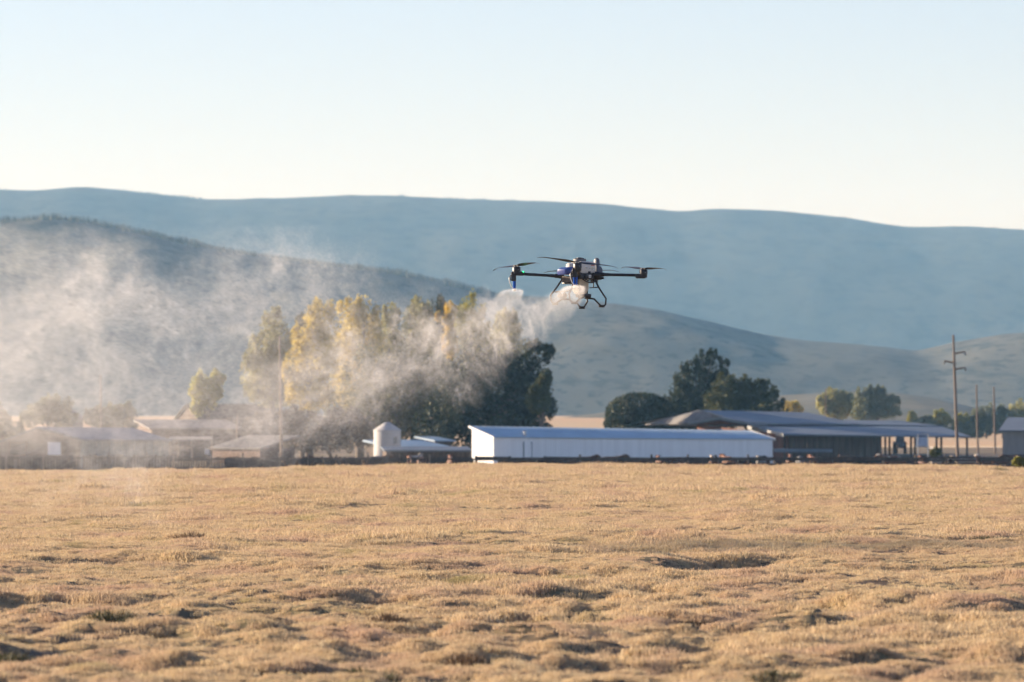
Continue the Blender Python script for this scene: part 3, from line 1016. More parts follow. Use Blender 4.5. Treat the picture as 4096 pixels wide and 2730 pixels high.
def tree(name, label, base, Y, lobes, leafm, n_leaf=7000, size=.3, trunk_r=.3, cat='tree', group=None, stretch=1.6, clump=.34, dens=1.0, trunk_top=None, trunk_px=None, spread_y=.9, grow=1.14, fill=0.0):
    """crown of leaf clumps inside lobes (px, py, rx, ry in photograph pixels at distance Y) on a tapering trunk with limbs"""
    r2 = np.random.default_rng(abs(hash(label)) % 1000 + 5 if False else sum(map(ord, label)))
    bx = at(base, 1800, Y).x
    zg = tz(bx, Y) - .15
    root = thing(name, label, cat, (bx, Y, zg), group)
    k = Y / F
    L = []
    for lx, ly, rx, ry in lobes:
        if group == G1:
            grow = 1.42 if leafm is not LEAF['gold'] else 1.0
        rx, ry = rx * grow, ry * (1 + (grow - 1) * .3)
        c = at(lx, ly, Y)
        L.append((np.array([c.x, c.y + r2.uniform(-.25, .25) * rx * k, c.z]), rx * k, ry * k))
    if not fill:                                   # ragged sprays that break the outline of each lobe
        for c, rx, ry in list(L):
            for _ in range(5):
                a = r2.uniform(-.35, math.pi + .35)
                b_ = r2.uniform(0, 2 * math.pi)
                q = c + np.array([rx * .92 * math.cos(a), rx * .5 * math.cos(b_), ry * .95 * math.sin(a)])
                L.append((q, rx * r2.uniform(.18, .36), min(rx, ry) * r2.uniform(.4, .75)))
    tot = sum(rx * rx * ry for _, rx, ry in L)
    allv = []
    for c, rx, ry in L:
        w = (rx * rx * ry / tot) * .75 + .25 / len(L)
        n = int(n_leaf * w)
        ncl = max(10, int(26 * max(rx, ry) / min(rx, ry)))
        cs = r2.normal(size=(ncl, 3))
        cs /= np.linalg.norm(cs, axis=1)[:, None]
        cs *= r2.uniform(.45, .9, ncl)[:, None]
        cl = clump * min(rx, ry) * r2.uniform(.7, 1.3, ncl)
        cc = c + cs * np.array([rx - .0, rx * spread_y, ry])
        idx = r2.integers(0, ncl, n)
        off = r2.normal(size=(n, 3)) * .62
        P = cc[idx] + off * cl[idx][:, None] * np.array([1, 1, stretch])
        # keep the clumps from spilling far beyond the lobe
        q = (P - c) / np.array([rx * 1.12, rx * 1.12, ry * 1.12])
        rr = np.linalg.norm(q, axis=1)
        P = np.where((rr > 1)[:, None], c + (P - c) / rr[:, None] * r2.uniform(.8, 1.02, n)[:, None], P)
        if fill:                                  # a clipped crown: leaves spread evenly just under the surface
            u = r2.normal(size=(n, 3))
            u /= np.linalg.norm(u, axis=1)[:, None]
            Q = c + u * (r2.uniform(.80, 1.0, n) ** .7)[:, None] * np.array([rx, rx, ry])
            P = np.where((r2.random(n) < fill)[:, None], Q, P)
        leaves(allv, None, P, size, r2)
    V = np.concatenate(allv).astype(np.float32)
    V[:, 2] = np.maximum(V[:, 2], zg + .1)
    n = len(V) // 4
    me = bpy.data.meshes.new('crown')
    me.vertices.add(len(V))
    me.vertices.foreach_set('co', (V - np.array([bx, Y, zg], np.float32)).ravel())
    me.loops.add(len(V))
    me.loops.foreach_set('vertex_index', np.arange(len(V), dtype=np.int32))
    me.polygons.add(n)
    me.polygons.foreach_set('loop_start', np.arange(n, dtype=np.int32) * 4)
    me.update(calc_edges=True)
    me.materials.append(leafm)
    o = bpy.data.objects.new('crown', me)
    COL.objects.link(o)
    o.parent = root
    if trunk_r:
        q = MB()
        topz = max(c[2] for c, _, _ in L)
        tb = Vector((bx, Y, zg))
        tt = Vector((float(np.mean([c[0] for c, _, _ in L])), Y, lerp(zg, topz, .55)))
        m1 = tb.lerp(tt, .5) + Vector((r2.uniform(-.2, .2), 0, 0))
        q.tube([tb, m1, tt], [trunk_r * 1.2, trunk_r * .85, trunk_r * .5], 9)
        for c, rx, ry in L[:len(lobes)]:
            s = m1.lerp(tt, r2.uniform(0, .8))
            e = Vector(c) + Vector((0, 0, ry * .55))
            q.tube([s, s.lerp(e, .5) + Vector((0, r2.uniform(-.3, .3), .2)), e], [trunk_r * .45, trunk_r * .28, trunk_r * .08], 6)
        q.build('trunk', M_BARK, root, smooth=True)
    return root

G1 = 'cottonwoods in the autumn grove'
tree('cottonwood_tree', 'pale green cottonwood at the left end of the grove', 1090, 570, [(1100, 1330, 42, 70), (1060, 1420, 50, 70), (1050, 1500, 62, 70), (1120, 1470, 60, 90), (1090, 1560, 70, 60), (1020, 1560, 30, 40)], LEAF['pale'], 11000, .30, .35, group=G1)
tree('cottonwood_tree', 'bright yellow cottonwood second from the left of the grove', 1240, 560, [(1290, 1300, 45, 75), (1235, 1380, 45, 85), (1190, 1480, 40, 80), (1280, 1430, 60, 110), (1240, 1560, 60, 80), (1180, 1560, 22, 50)], LEAF['yellow'], 12000, .28, .35, group=G1)
tree('cottonwood_tree', 'slim dull-green poplar standing between the pale and yellow cottonwoods', 1210, 590, [(1212, 1310, 22, 40), (1205, 1390, 30, 70), (1200, 1480, 40, 90)], LEAF['olive'], 4000, .28, .22, group=G1)
tree('cottonwood_tree', 'tall yellow cottonwood with a twin top above the thickest spray', 1440, 580, [(1400, 1270, 40, 60), (1465, 1265, 34, 65), (1430, 1370, 70, 100), (1380, 1460, 60, 100), (1470, 1480, 70, 110), (1400, 1590, 80, 80)], LEAF['yellow'], 12000, .28, .4, group=G1)
tree('poplar_tree', 'narrow green poplar with a yellow tip mid grove', 1560, 600, [(1565, 1265, 22, 55), (1558, 1350, 32, 80), (1560, 1460, 45, 110)], LEAF['lime'], 5000, .28, .25, group=G1)
tree('poplar_tree', 'grey-green poplar right of the narrow yellow-tipped one', 1650, 605, [(1640, 1290, 30, 60), (1650, 1380, 50, 90), (1640, 1500, 60, 110)], LEAF['grey'], 6000, .28, .25, group=G1)
tree('poplar_tree', 'pale topped poplar behind the middle of the spray', 1690, 600, [(1685, 1245, 28, 50), (1700, 1330, 40, 80), (1700, 1450, 60, 110)], LEAF['pale'], 6000, .28, .25, group=G1)
tree('poplar_tree', 'dark poplar left of the golden one', 1745, 610, [(1745, 1250, 32, 50), (1750, 1340, 45, 80), (1750, 1470, 60, 110)], LEAF['dark'], 6000, .28, .25, group=G1)
tree('poplar_tree', 'small golden poplar glowing above the spray', 1800, 595, [(1802, 1250, 24, 38), (1795, 1300, 24, 40), (1752, 1270, 8, 22), (1800, 1380, 30, 60)], LEAF['gold'], 4000, .28, .2, group=G1)
tree('poplar_tree', 'grey-green poplar with yellowing right side below the left nozzle', 1885, 600, [(1885, 1245, 36, 50), (1890, 1330, 48, 80), (1900, 1450, 60, 110)], LEAF['lime'], 6000, .28, .25, group=G1)
tree('poplar_tree', 'pale poplar half hidden behind the densest mist', 2030, 605, [(2030, 1310, 34, 55), (2030, 1400, 50, 90)], LEAF['pale'], 4000, .28, .25, group=G1)
tree('broad_tree', 'broad olive tree filling the grove behind the white feed bin', 1560, 575, [(1480, 1560, 90, 110), (1600, 1540, 110, 120), (1560, 1650, 130, 90), (1420, 1660, 80, 80), (1700, 1560, 90, 110), (1560, 1740, 150, 50), (1700, 1700, 110, 60)], LEAF['olive'], 16000, .3, .45, group=G1)
tree('dark_tree', 'big dark green tree at the right end of the grove above the white shed', 1960, 560, [(2140, 1470, 50, 90), (2190, 1415, 24, 30), (2070, 1530, 90, 100), (1960, 1570, 110, 110), (1840, 1620, 110, 110), (2110, 1620, 90, 90), (1980, 1690, 150, 70), (1760, 1690, 80, 70), (1900, 1480, 80, 90), (1850, 1740, 140, 50), (2080, 1730, 110, 50)], LEAF['dark'], 23000, .30, .5)
tree('leafy_tree', 'olive tree with a yellowing tip leaning out right of the big dark tree', 2150, 556, [(2178, 1545, 30, 44), (2192, 1512, 13, 26), (2150, 1600, 40, 50)], LEAF['olive_dark'], 3600, .28, .25)
tree('small_tree', 'small yellow-green tree behind the brown barn', 830, 560, [(868, 1518, 24, 32), (800, 1560, 34, 58), (840, 1580, 40, 55), (795, 1620, 24, 50)], LEAF['sapling'], 5500, .28, .2)
tree('thicket', 'dark thicket between the brown barn and the grove', 1000, 555, [(960, 1725, 80, 40), (1080, 1715, 90, 45), (1200, 1705, 100, 55)], LEAF['brown'], 8000, .3, .2, 'shrubs', stretch=1.0)
tree('thicket', 'brown brush under the grove left of the feed bin', 1330, 540, [(1200, 1770, 70, 40), (1320, 1760, 80, 50), (1430, 1760, 70, 50), (1250, 1720, 80, 40), (1400, 1700, 80, 50)], LEAF['brown'], 9000, .28, .15, 'shrubs', stretch=1.0)
tree('bushy_tree', 'hazy round bush behind the left barn', 200, 640, [(170, 1650, 60, 40), (220, 1640, 60, 40), (130, 1680, 40, 30), (250, 1680, 50, 30)], LEAF['grey'], 6000, .3, .2)
tree('bushy_tree', 'hazy bush beside the faint pole on the left', 440, 640, [(380, 1670, 36, 34), (440, 1660, 50, 36), (505, 1660, 36, 36), (450, 1695, 80, 30)], LEAF['grey'], 6000, .3, .2)
tree('bushy_tree', 'hazy dark bush at the far left edge behind the barn', 20, 600, [(20, 1720, 60, 40), (-40, 1690, 60, 60)], LEAF['grey'], 3500, .3, .2)
tree('round_tree', 'dense round clipped tree like a dome behind the white shed', 2560, 620, [(2560, 1655, 138, 86), (2520, 1695, 105, 75), (2620, 1690, 90, 85), (2560, 1720, 140, 70)], LEAF['hedge'], 24000, .24, .4, stretch=.9, clump=.22, fill=.85, grow=1.02)
tree('dark_tree', 'tall dark tree with ragged spires behind the barn', 2800, 630, [(2726, 1510, 24, 40), (2768, 1475, 24, 36), (2850, 1440, 22, 38), (2815, 1470, 30, 55), (2892, 1462, 20, 36), (2720, 1580, 36, 60), (2800, 1560, 80, 70), (2870, 1530, 40, 60), (2800, 1640, 120, 60), (2780, 1690, 130, 50), (2705, 1670, 70, 60), (2880, 1600, 60, 60)], LEAF['dark'], 19000, .30, .4)
tree('olive_tree', 'broad olive green tree right of the spired dark tree', 3000, 622, [(2960, 1560, 40, 40), (3000, 1555, 50, 40), (3055, 1570, 44, 36), (2990, 1620, 100, 50), (3090, 1620, 44, 36), (2930, 1600, 40, 50), (3000, 1660, 130, 40), (2905, 1560, 46, 46), (2900, 1640, 80, 60)], LEAF['olive_dark'], 15000, .28, .35)
tree('small_tree', 'little straw-yellow tree peeping over the barn roof', 3170, 900, [(3165, 1632, 26, 22), (3190, 1645, 20, 14)], LEAF['yellow'], 1800, .35, .12)
G2 = 'far trees on the edge of the golden field'
tree('cottonwood_tree', 'pale far cottonwood left of the grey-green one over the barn roof', 3340, 1000, [(3340, 1590, 34, 30), (3300, 1620, 28, 34), (3345, 1640, 52, 40), (3400, 1620, 34, 36)], LEAF['pale'], 6000, .42, .3, group=G2)
tree('cottonwood_tree', 'grey-green far cottonwood with gaps in its crown over the barn roof', 3490, 990, [(3495, 1570, 24, 24), (3450, 1600, 40, 34), (3520, 1595, 40, 34), (3570, 1605, 24, 20), (3470, 1650, 50, 34), (3550, 1650, 44, 24)], LEAF['grey'], 7000, .42, .3, group=G2)
for px, py, rx, ry, lm, lb in [
        (3648, 1672, 14, 20, 'lime', 'tiny round far tree above the end of the barn roof'),
        (3700, 1685, 40, 14, 'grey', 'low grey far shrubs right of the tiny round tree'),
        (3765, 1670, 30, 22, 'lime', 'small yellowish far tree left of the tall pole'),
        (3850, 1690, 34, 26, 'lime', 'small far tree just right of the tall pole'),
        (3945, 1665, 48, 36, 'grey', 'rounded green far tree behind the two thin poles'),
        (4010, 1680, 40, 40, 'grey', 'grey-green far tree above the grey shed roof'),
        (4080, 1660, 44, 40, 'pale', 'pale far tree at the right edge of the view'),
        (4150, 1670, 50, 50, 'pale', 'pale far tree beyond the grey shed'),
        (3880, 1715, 60, 26, 'grey', 'low grey-green hedge beneath the two thin poles'),
        (3750, 1722, 50, 18, 'grey', 'low grey-green hedge left of the tall pole')]:
    tree('far_tree', lb, px, 1040, [(px, py, rx, ry), (px - rx * .5, py + ry * .6, rx * .7, ry * .8), (px + rx * .5, py + ry * .6, rx * .7, ry * .8)], LEAF[lm], 3200, .42, .2, group=G2)
tree('shrub', 'yellow-green weedy bush on the field edge at far right', 4085, 232, [(4080, 1850, 30, 14), (4120, 1852, 30, 16)], LEAF['lime'], 1500, .12, 0, 'shrub', stretch=.8)
tree('shrub', 'dull green bush in the corral under the open roof', 3745, 470, [(3745, 1810, 18, 14), (3735, 1818, 16, 10)], LEAF['olive'], 1200, .16, 0, 'shrub', stretch=.8)

# ------------------------------------------------------------------ corral fences
M_FENCE = mat('dark_fence_boards', (.075, .055, .042), .85, var=.35, scale=1.5, stretch=(3, 3, .5))
FY = 420.0
def fence_pts(p0, p1, Y):
    a, b = at(p0, 1850, Y), at(p1, 1850, Y)
    return a.x, b.x

def board_fence(name, label, p0, p1, Y, top, step, bw, jitter, m, gap_chance=0.0, post_m=None, post_step=2.6):
    x0, x1 = fence_pts(p0, p1, Y)
    zt = at(0, top, Y).z
    zg = -2.45
    root = thing(name, label, 'fence', (x0, Y, zg))
    r2 = random.Random(p0 + 99)
    meshes = []
    for k in range(4):
        q = MB()
        h = zt - zg - k * .05
        q.box((0, 0, h / 2), (bw, .03, h))
        meshes.append(q.mesh('board'))
        meshes[-1].materials.append(m)
    x = x0
    while x < x1:
        if r2.random() > gap_chance:
            o = bpy.data.objects.new('board', r2.choice(meshes))
            COL.objects.link(o)
            o.parent = root
            o.location = (x - x0, r2.uniform(-.01, .01) - .05, r2.uniform(-jitter, jitter * .3))
            o.rotation_euler = (0, r2.uniform(-.02, .02), 0)
        x += step
    q = MB()
    q.box((0, 0, (zt - zg + .18) / 2), (.14, .14, zt - zg + .18))
    pm = q.mesh('post')
    pm.materials.append(post_m or M_BARE)
    x = x0
    while x < x1:
        o = bpy.data.objects.new('post', pm)
        COL.objects.link(o)
        o.parent = root
        o.location = (x - x0, .09 if r2.random() < .6 else -.16, r2.uniform(-.12, .1))
        x += post_step * r2.uniform(.8, 1.2)
    for z in (.35, zt - zg - .25):
        q = MB()
        q.box(((x1 - x0) / 2, .0, z), (x1 - x0, .04, .12))
        o = q.build('rail', m, None)
        o.parent = root
    return root
board_fence('windbreak_fence', 'dark board windbreak fence in front of the left barn', -260, 690, FY, 1819, .22, .19, .05, M_FENCE, .03)
board_fence('picket_fence', 'dark corral fence of narrow upright pickets below the grove', 694, 1905, FY + 2, 1824, .19, .12, .08, M_FENCE, .06)

def rail_fence():
    p0, p1, Y, top = 1905, 4400, FY + 1, 1829
    x0, x1 = fence_pts(p0, p1, Y)
    zg, zt = -2.45, at(0, top, Y).z
    root = thing('rail_fence', 'corral rail fence with cattle behind it, right of the grove', 'fence', (x0, Y, zg))
    r2 = random.Random(5)
    xs = [x0]
    while xs[-1] < x1:
        xs.append(xs[-1] + 2.4 * r2.uniform(.85, 1.15))
    q = MB()
    q.box((0, 0, (zt - zg + .15) / 2), (.16, .16, zt - zg + .15))
    pms = []
    for m in (M_FENCE, M_BARE):
        me = q.mesh('post')
        me.materials.append(m)
        pms.append(me)
    for x in xs:
        o = bpy.data.objects.new('post', pms[1] if r2.random() < .35 else pms[0])
        COL.objects.link(o)
        o.parent = root
        o.location = (x - x0, 0, r2.uniform(-.1, .06))
    q = MB()
    q.box((0, 0, 0), (1.0, .05, .16))
    rm = q.mesh('rail')
    rm.materials.append(M_FENCE)
    for a, b in zip(xs[:-1], xs[1:]):
        for z in (.42, .72, 1.02, zt - zg - .08):
            o = bpy.data.objects.new('rail', rm)
            COL.objects.link(o)
            o.parent = root
            o.scale = (b - a - .02, 1, 1)
            o.location = ((a + b) / 2 - x0, -.11 + r2.uniform(-.01, .01), z + r2.uniform(-.04, .04))
            o.rotation_euler = (0, r2.uniform(-.012, .012), 0)
rail_fence()

def bunk(label, p0, p1, Y, top):  # dark trough shape added to stand in for shade behind the fences
    a, b = at(p0, top, Y), at(p1, top, Y)
    q = MB()
    z0, z1 = -2.5, a.z
    q.add([(a.x, Y - .35, z1), (b.x, Y - .35, z1), (b.x, Y - .28, z1), (a.x, Y - .28, z1), (b.x, Y - .2, z1 - .5), (a.x, Y - .2, z1 - .5), (b.x, Y + .2, z1 - .5), (a.x, Y + .2, z1 - .5), (b.x, Y + .3, z1 + .1), (a.x, Y + .3, z1 + .1), (b.x, Y + .4, z1 + .1), (a.x, Y + .4, z1 + .1),
           (a.x, Y - .35, z0), (b.x, Y - .35, z0), (b.x, Y + .4, z0), (a.x, Y + .4, z0)],
          [(0, 1, 2, 3), (3, 2, 4, 5), (5, 4, 6, 7), (7, 6, 8, 9), (9, 8, 10, 11), (12, 13, 1, 0), (11, 10, 14, 15)])
    root = thing('shade_trough', label, 'trough', ((a.x + b.x) / 2, Y, z0))
    q.build('trough_body', M_DARKWALL, root)
bunk('long dark trough added as the shade behind the rail fence in front of the white shed', 1990, 3080, 432, 1838)
bunk('long dark trough added as the shade behind the rail fence in front of the barn', 3100, 4060, 436, 1836)
bunk('dark trough added as the shade behind the picket fence', 900, 1890, 434, 1836)

# round bale stack, trailer and frame seen through the open barn bay
def trailer():
    c = at(3685, 1782, 660)
    zg = tz(c.x, 660)
    root = thing('stock_trailer', 'pale blue trailer parked beyond the open bay of the barn', 'trailer', (c.x, 660, zg))
    q = MB()
    q.bevbox((c.x, 660, zg + 1.35), (1.5, 3.2, 1.5), .18)
    q.build('body', mat('pale_blue_paint', (.34, .42, .55), .5), root)
    for s in (-.78, .78):
        q = MB()
        M = Matrix.Rotation(R(90), 3, 'Y')
        q.lathe((c.x + s, 659.8, zg + .38), [(.2, -.09), (.36, -.09), (.38, 0), (.36, .09), (.2, .09)], 14, M=M)
        q.build('wheel', M_DARKGAP, root)
    q = MB()
    q.tube([(c.x + .5, 658.4, zg + .55), (c.x + 1.3, 657.0, zg + .5)], .06, 6)
    q.build('drawbar', M_STEEL, root)
trailer()
def tractor():
    c = at(3600, 1790, 640)
    zg = tz(c.x, 640)
    root = thing('tractor', 'dark little tractor standing in front of the golden field', 'tractor', (c.x, 640, zg))
    M = Matrix.Rotation(R(90), 3, 'Y')
    P = mat('tractor_paint', (.07, .075, .09), .5)
    q = MB(); q.bevbox((c.x, 639.2, zg + .95), (.6, 1.5, .6), .08); q.build('bonnet', P, root)
    q = MB(); q.bevbox((c.x, 640.4, zg + 1.5), (1.0, 1.0, 1.3), .1); q.build('cab', P, root)
    for dx, dy, r_ in ((-.6, .6, .7), (.6, .6, .7), (-.5, -1.1, .42), (.5, -1.1, .42)):
        q = MB(); q.lathe((c.x + dx, 640 + dy, zg + r_), [(r_ * .5, -.14), (r_ * .95, -.14), (r_, 0), (r_ * .95, .14), (r_ * .5, .14)], 16, M=M); q.build('wheel', M_DARKGAP, root)
    q = MB(); q.tube([(c.x + .2, 638.9, zg + 1.2), (c.x + .2, 638.9, zg + 2.1)], .04, 6); q.build('exhaust', M_DARKGAP, root)
tractor()
def frame_gate():
    root = thing('loading_frame', 'pale pipe frame standing in the open bay of the barn', 'frame', at(3690, 1830, 500).to_tuple())
    a, b = at(3672, 1737, 500), at(3712, 1735, 500)
    for p in (a, b):
        q = MB(); q.tube([(p.x, 500, -2.6), p], .05, 6); q.build('upright', M_STEEL, root)
    q = MB(); q.tube([a, b], .05, 6); q.build('crossbar', M_STEEL, root)
frame_gate()

# ------------------------------------------------------------------ cattle
def cow_mesh(kind):
    """one continuous body grown from a skeleton: trunk, neck, head, legs, tail; faces +X"""
    v, e, r_ = [], [], []
    def chain(pts, start=None):
        prev = start
        for x, y, z, a, b in pts:
            v.append((x, y, z)); r_.append((a, b))
            if prev is not None:
                e.append((prev, len(v) - 1))
            prev = len(v) - 1
        return prev
    chain([(0.0, 0, 1.02, .33, .36)])                               # 0 middle of the trunk (root)
    sh = chain([(.42, 0, 1.04, .29, .35), (.68, 0, 1.10, .22, .30)], 0)
    hip = chain([(-.42, 0, 1.04, .31, .33), (-.78, 0, 1.08, .24, .26), (-.92, 0, 1.08, .12, .16)], 0)
    if kind == 'graze':
        chain([(.92, 0, .95, .14, .19), (1.12, 0, .66, .11, .15), (1.22, 0, .42, .10, .12), (1.30, 0, .20, .07, .08)], sh)
        hd = len(v) - 2
    elif kind == 'feed':
        chain([(.95, 0, 1.12, .14, .19), (1.20, 0, 1.08, .12, .16), (1.38, .05, .98, .11, .12), (1.58, .10, .82, .07, .08)], sh)
        hd = len(v) - 2
    else:
        chain([(.92, 0, 1.28, .14, .19), (1.10, 0, 1.42, .12, .15), (1.28, .04, 1.42, .11, .12), (1.52, .10, 1.30, .07, .08)], sh)
        hd = len(v) - 2
    hx, hy, hz = v[hd]
    for s in (-1, 1):
        chain([(hx - .06, hy + s * .17, hz + .08, .05, .03), (hx - .08, hy + s * .26, hz + .05, .02, .03)], hd)
    for s in (-1, 1):
        chain([(.60, s * .17, .74, .10, .13), (.62, s * .17, .46, .055, .06), (.60, s * .17, .14, .045, .045), (.64, s * .17, .02, .055, .06)], sh - 1)
        chain([(-.66, s * .19, .82, .12, .18), (-.60, s * .19, .62, .07, .09), (-.76, s * .19, .44, .05, .055), (-.72, s * .19, .14, .045, .045), (-.68, s * .19, .02, .055, .06)], hip - 1)
    chain([(-1.0, 0, .95, .035, .035), (-1.03, 0, .62, .02, .02), (-1.03, 0, .42, .04, .04)], hip)
    me = bpy.data.meshes.new('cow_' + kind)
    me.from_pydata(v, e, [])
    o = bpy.data.objects.new('cow_source', me)
    COL.objects.link(o)
    md = o.modifiers.new('skin', 'SKIN')
    for i, sv in enumerate(me.skin_vertices[0].data):
        sv.radius = r_[i]
        sv.use_root = (i == 0)
    o.modifiers.new('sub', 'SUBSURF').levels = 1
    dg = bpy.context.evaluated_depsgraph_get()
    nm = bpy.data.meshes.new_from_object(o.evaluated_get(dg))
    nm.name = 'cow_body_' + kind
    nm.polygons.foreach_set('use_smooth', [True] * len(nm.polygons))
    bpy.data.objects.remove(o)
    return nm

COATS = {
    'red-brown': mat('red_brown_hide', (.13, .055, .03), .75, var=.2, scale=2),
    'black': mat('black_hide', (.018, .016, .015), .7, var=.3, scale=2),
    'dark brown': mat('dark_brown_hide', (.07, .04, .025), .75, var=.3, scale=2),
    'cream': mat('cream_hide', (.34, .29, .23), .75, var=.1, scale=2),
    'grey': mat('grey_hide', (.17, .165, .16), .75, var=.15, scale=2),
}
def patched():
    m = mat('pied_hide', (.13, .055, .03), .75, scale=1.6, col2=(.40, .37, .32))
    for n in m.node_tree.nodes:
        if n.type == 'VALTORGB':
            n.color_ramp.interpolation = 'CONSTANT'
            n.color_ramp.elements[1].position = .55
    return m
COATS['pied'] = patched()
COW = {k: cow_mesh(k) for k in ('stand', 'graze', 'feed')}
SPOTS = [  # px, distance, heading (degrees), pose, coat, where
    (1180, 428, 10, 'stand', 'dark brown', 'behind the pickets below the yellow cottonwood'),
    (1330, 427, 170, 'feed', 'black', 'behind the pickets left of the feed bin'),
    (1500, 428, 20, 'stand', 'dark brown', 'behind the pickets in front of the feed bin'),
    (1645, 428, 100, 'stand', 'red-brown', 'behind the pickets just right of the feed bin'),
    (1690, 427, 80, 'feed', 'red-brown', 'behind the pickets under the blue lean-to'),
    (1805, 428, 95, 'stand', 'red-brown', 'near the left end of the white shed'),
    (1655, 446, 60, 'stand', 'cream', 'farther back beside the feed shelter'),
    (2440, 427, 5, 'stand', 'dark brown', 'in front of the white shed below the round tree'),
    (2215, 427, 185, 'feed', 'black', 'in front of the left half of the white shed'),
    (2330, 428, 20, 'stand', 'dark brown', 'in front of the white shed below the drone'),
    (2640, 427, 95, 'stand', 'red-brown', 'in front of the white shed under the dome tree'),
    (2700, 427, 75, 'feed', 'dark brown', 'next to a pale post at the white shed'),
    (2855, 426, 260, 'stand', 'pied', 'facing out before the white shed'),
    (2915, 427, 110, 'stand', 'red-brown', 'right of the pied one at the white shed'),
    (3000, 428, 15, 'stand', 'black', 'before the right end of the white shed'),
    (3045, 426, 255, 'stand', 'grey', 'facing out near the shed end'),
    (3160, 427, 85, 'stand', 'red-brown', 'before the dark barn wall at its left end'),
    (3200, 426, 265, 'feed', 'grey', 'before the dark barn wall beside the pale post'),
    (3255, 427, 100, 'stand', 'red-brown', 'second from the left before the dark barn wall'),
    (3345, 428, 70, 'stand', 'dark brown', 'before the middle of the dark barn wall'),
    (3415, 427, 190, 'feed', 'black', 'before the right part of the dark barn wall'),
    (3500, 428, 10, 'stand', 'black', 'before the right end of the dark barn wall'),
    (3575, 426, 200, 'stand', 'pied', 'under the open bay beside the first posts'),
    (3690, 427, 95, 'stand', 'red-brown', 'under the pipe frame in the open bay'),
    (3745, 425, 250, 'feed', 'cream', 'below the dull green bush in the corral'),
    (3800, 428, 80, 'stand', 'dark brown', 'beside the foot of the tall pole'),
    (3868, 426, 190, 'stand', 'cream', 'just right of the tall pole'),
    (3935, 425, 240, 'stand', 'pied', 'beneath the two thin poles'),
    (4010, 427, 10, 'stand', 'red-brown', 'in front of the left corner of the grey shed'),
    (4075, 427, 170, 'stand', 'dark brown', 'in front of the grey shed at the right edge'),
]
WORDS = {'stand': 'standing', 'graze': 'grazing', 'feed': 'with lowered head'}
for px, Y, hd, pose, coat, where in SPOTS:
    x = at(px, 1850, Y).x
    o = bpy.data.objects.new('cow', COW[pose])
    COL.objects.link(o)
    if not COW[pose].materials:
        COW[pose].materials.append(COATS['black'])
    o.material_slots[0].link = 'OBJECT'
    o.material_slots[0].material = COATS[coat]
    o.location = (x, Y, tz(x, Y) - .02)
    o.rotation_euler = (0, 0, R(hd))
    s = random.uniform(.94, 1.06)
    o.scale = (s, s, s)
    tag(o, '%s cow %s %s' % (coat, WORDS[pose], where), 'cow', 'cattle penned along the corral fence')

# ------------------------------------------------------------------ the spraying drone
M_CARBON = mat('black_carbon', (.018, .017, .017), .42, var=.2, scale=30, spec=.5)
M_BLACKP = mat('black_plastic', (.022, .021, .021), .38, var=.25, scale=20, bump=.15, bscale=90)
M_BLADE = mat('dark_blade', (.026, .023, .022), .35, var=.2, scale=12)
M_NOSE = mat('blue_shell', (.022, .045, .20), .32, var=.1, scale=8, coat=.3)
M_BLUEA = mat('anodised_blue', (.012, .10, .50), .25, var=.08, scale=20, metal=.35)
M_TANK = mat('milky_tank', (.70, .67, .60), .35, var=.05, scale=9, trans=.25)
M_GREYP = mat('slate_plastic', (.075, .085, .11), .42, var=.1, scale=10)
M_CAP = mat('grey_cap', (.15, .15, .155), .5, var=.1, scale=20)
M_SILVER = mat('bright_screw', (.75, .73, .70), .18, metal=1.0, var=.05)
M_RIB = mat('grey_ribs', (.19, .165, .14), .5, var=.15, scale=20)
M_LABEL = mat('white_label', (.72, .71, .66), .5, var=.02)
M_YEL = mat('warning_yellow', (.62, .46, .03), .5, var=.05)
M_INK = mat('label_ink', (.12, .12, .11), .6, var=.05)
M_RED = mat('red_strip', (.45, .06, .03), .5, var=.05)
M_HOSE = mat('clear_hose', (.62, .60, .56), .25, var=.05)
M_LED = mat('green_led', (.02, .5, .12), .3, emit=(.03, 1.0, .25, 1.3))
O = at(2317, 1101, DRONE_Y)
FW, LW, ZW = Vector((-.7071, -.7071, 0)), Vector((.7071, -.7071, 0)), Vector((0, 0, 1))
M45 = Matrix((( -.7071, .7071, 0), (-.7071, -.7071, 0), (0, 0, 1)))   # columns: forward, left, up

def B(f, l, z):
    return O + FW * f + LW * l + ZW * z
def D(px, py, y):
    return at(px, py, DRONE_Y + y)

drone = thing('spray_drone', 'black four-armed crop-spraying drone with white tank and blue nose hovering over the field', 'drone', O.to_tuple())

def dbox(name, c, s, m, bev=.012, parent=drone, f_l=True):
    q = MB()
    q.bevbox(B(*c) if f_l else c, s, bev, M=M45)
    return q.build(name, m, parent, smooth=True)

def loft(q, rings, mi=0):
    """rings of equal length joined into one closed skin"""
    n = len(rings[0])
    vs = [p for r_ in rings for p in r_]
    fs = []
    for i in range(len(rings) - 1):
        for k in range(n):
            k2 = (k + 1) % n
            fs.append((i * n + k, i * n + k2, (i + 1) * n + k2, (i + 1) * n + k))
    fs.append(tuple(range(n - 1, -1, -1)))
    fs.append(tuple((len(rings) - 1) * n + k for k in range(n)))
    q.add(vs, fs, mi)

def rrect(f0, f1, l0, l1, z, rad, seg=4):
    pts = []
    for cf, cl, a0 in ((f1 - rad, l1 - rad, 0), (f0 + rad, l1 - rad, 90), (f0 + rad, l0 + rad, 180), (f1 - rad, l0 + rad, 270)):
        for k in range(seg + 1):
            a = R(a0 + 90 * k / seg)
            pts.append(B(cf + rad * math.cos(a), cl + rad * math.sin(a), z))
    return pts

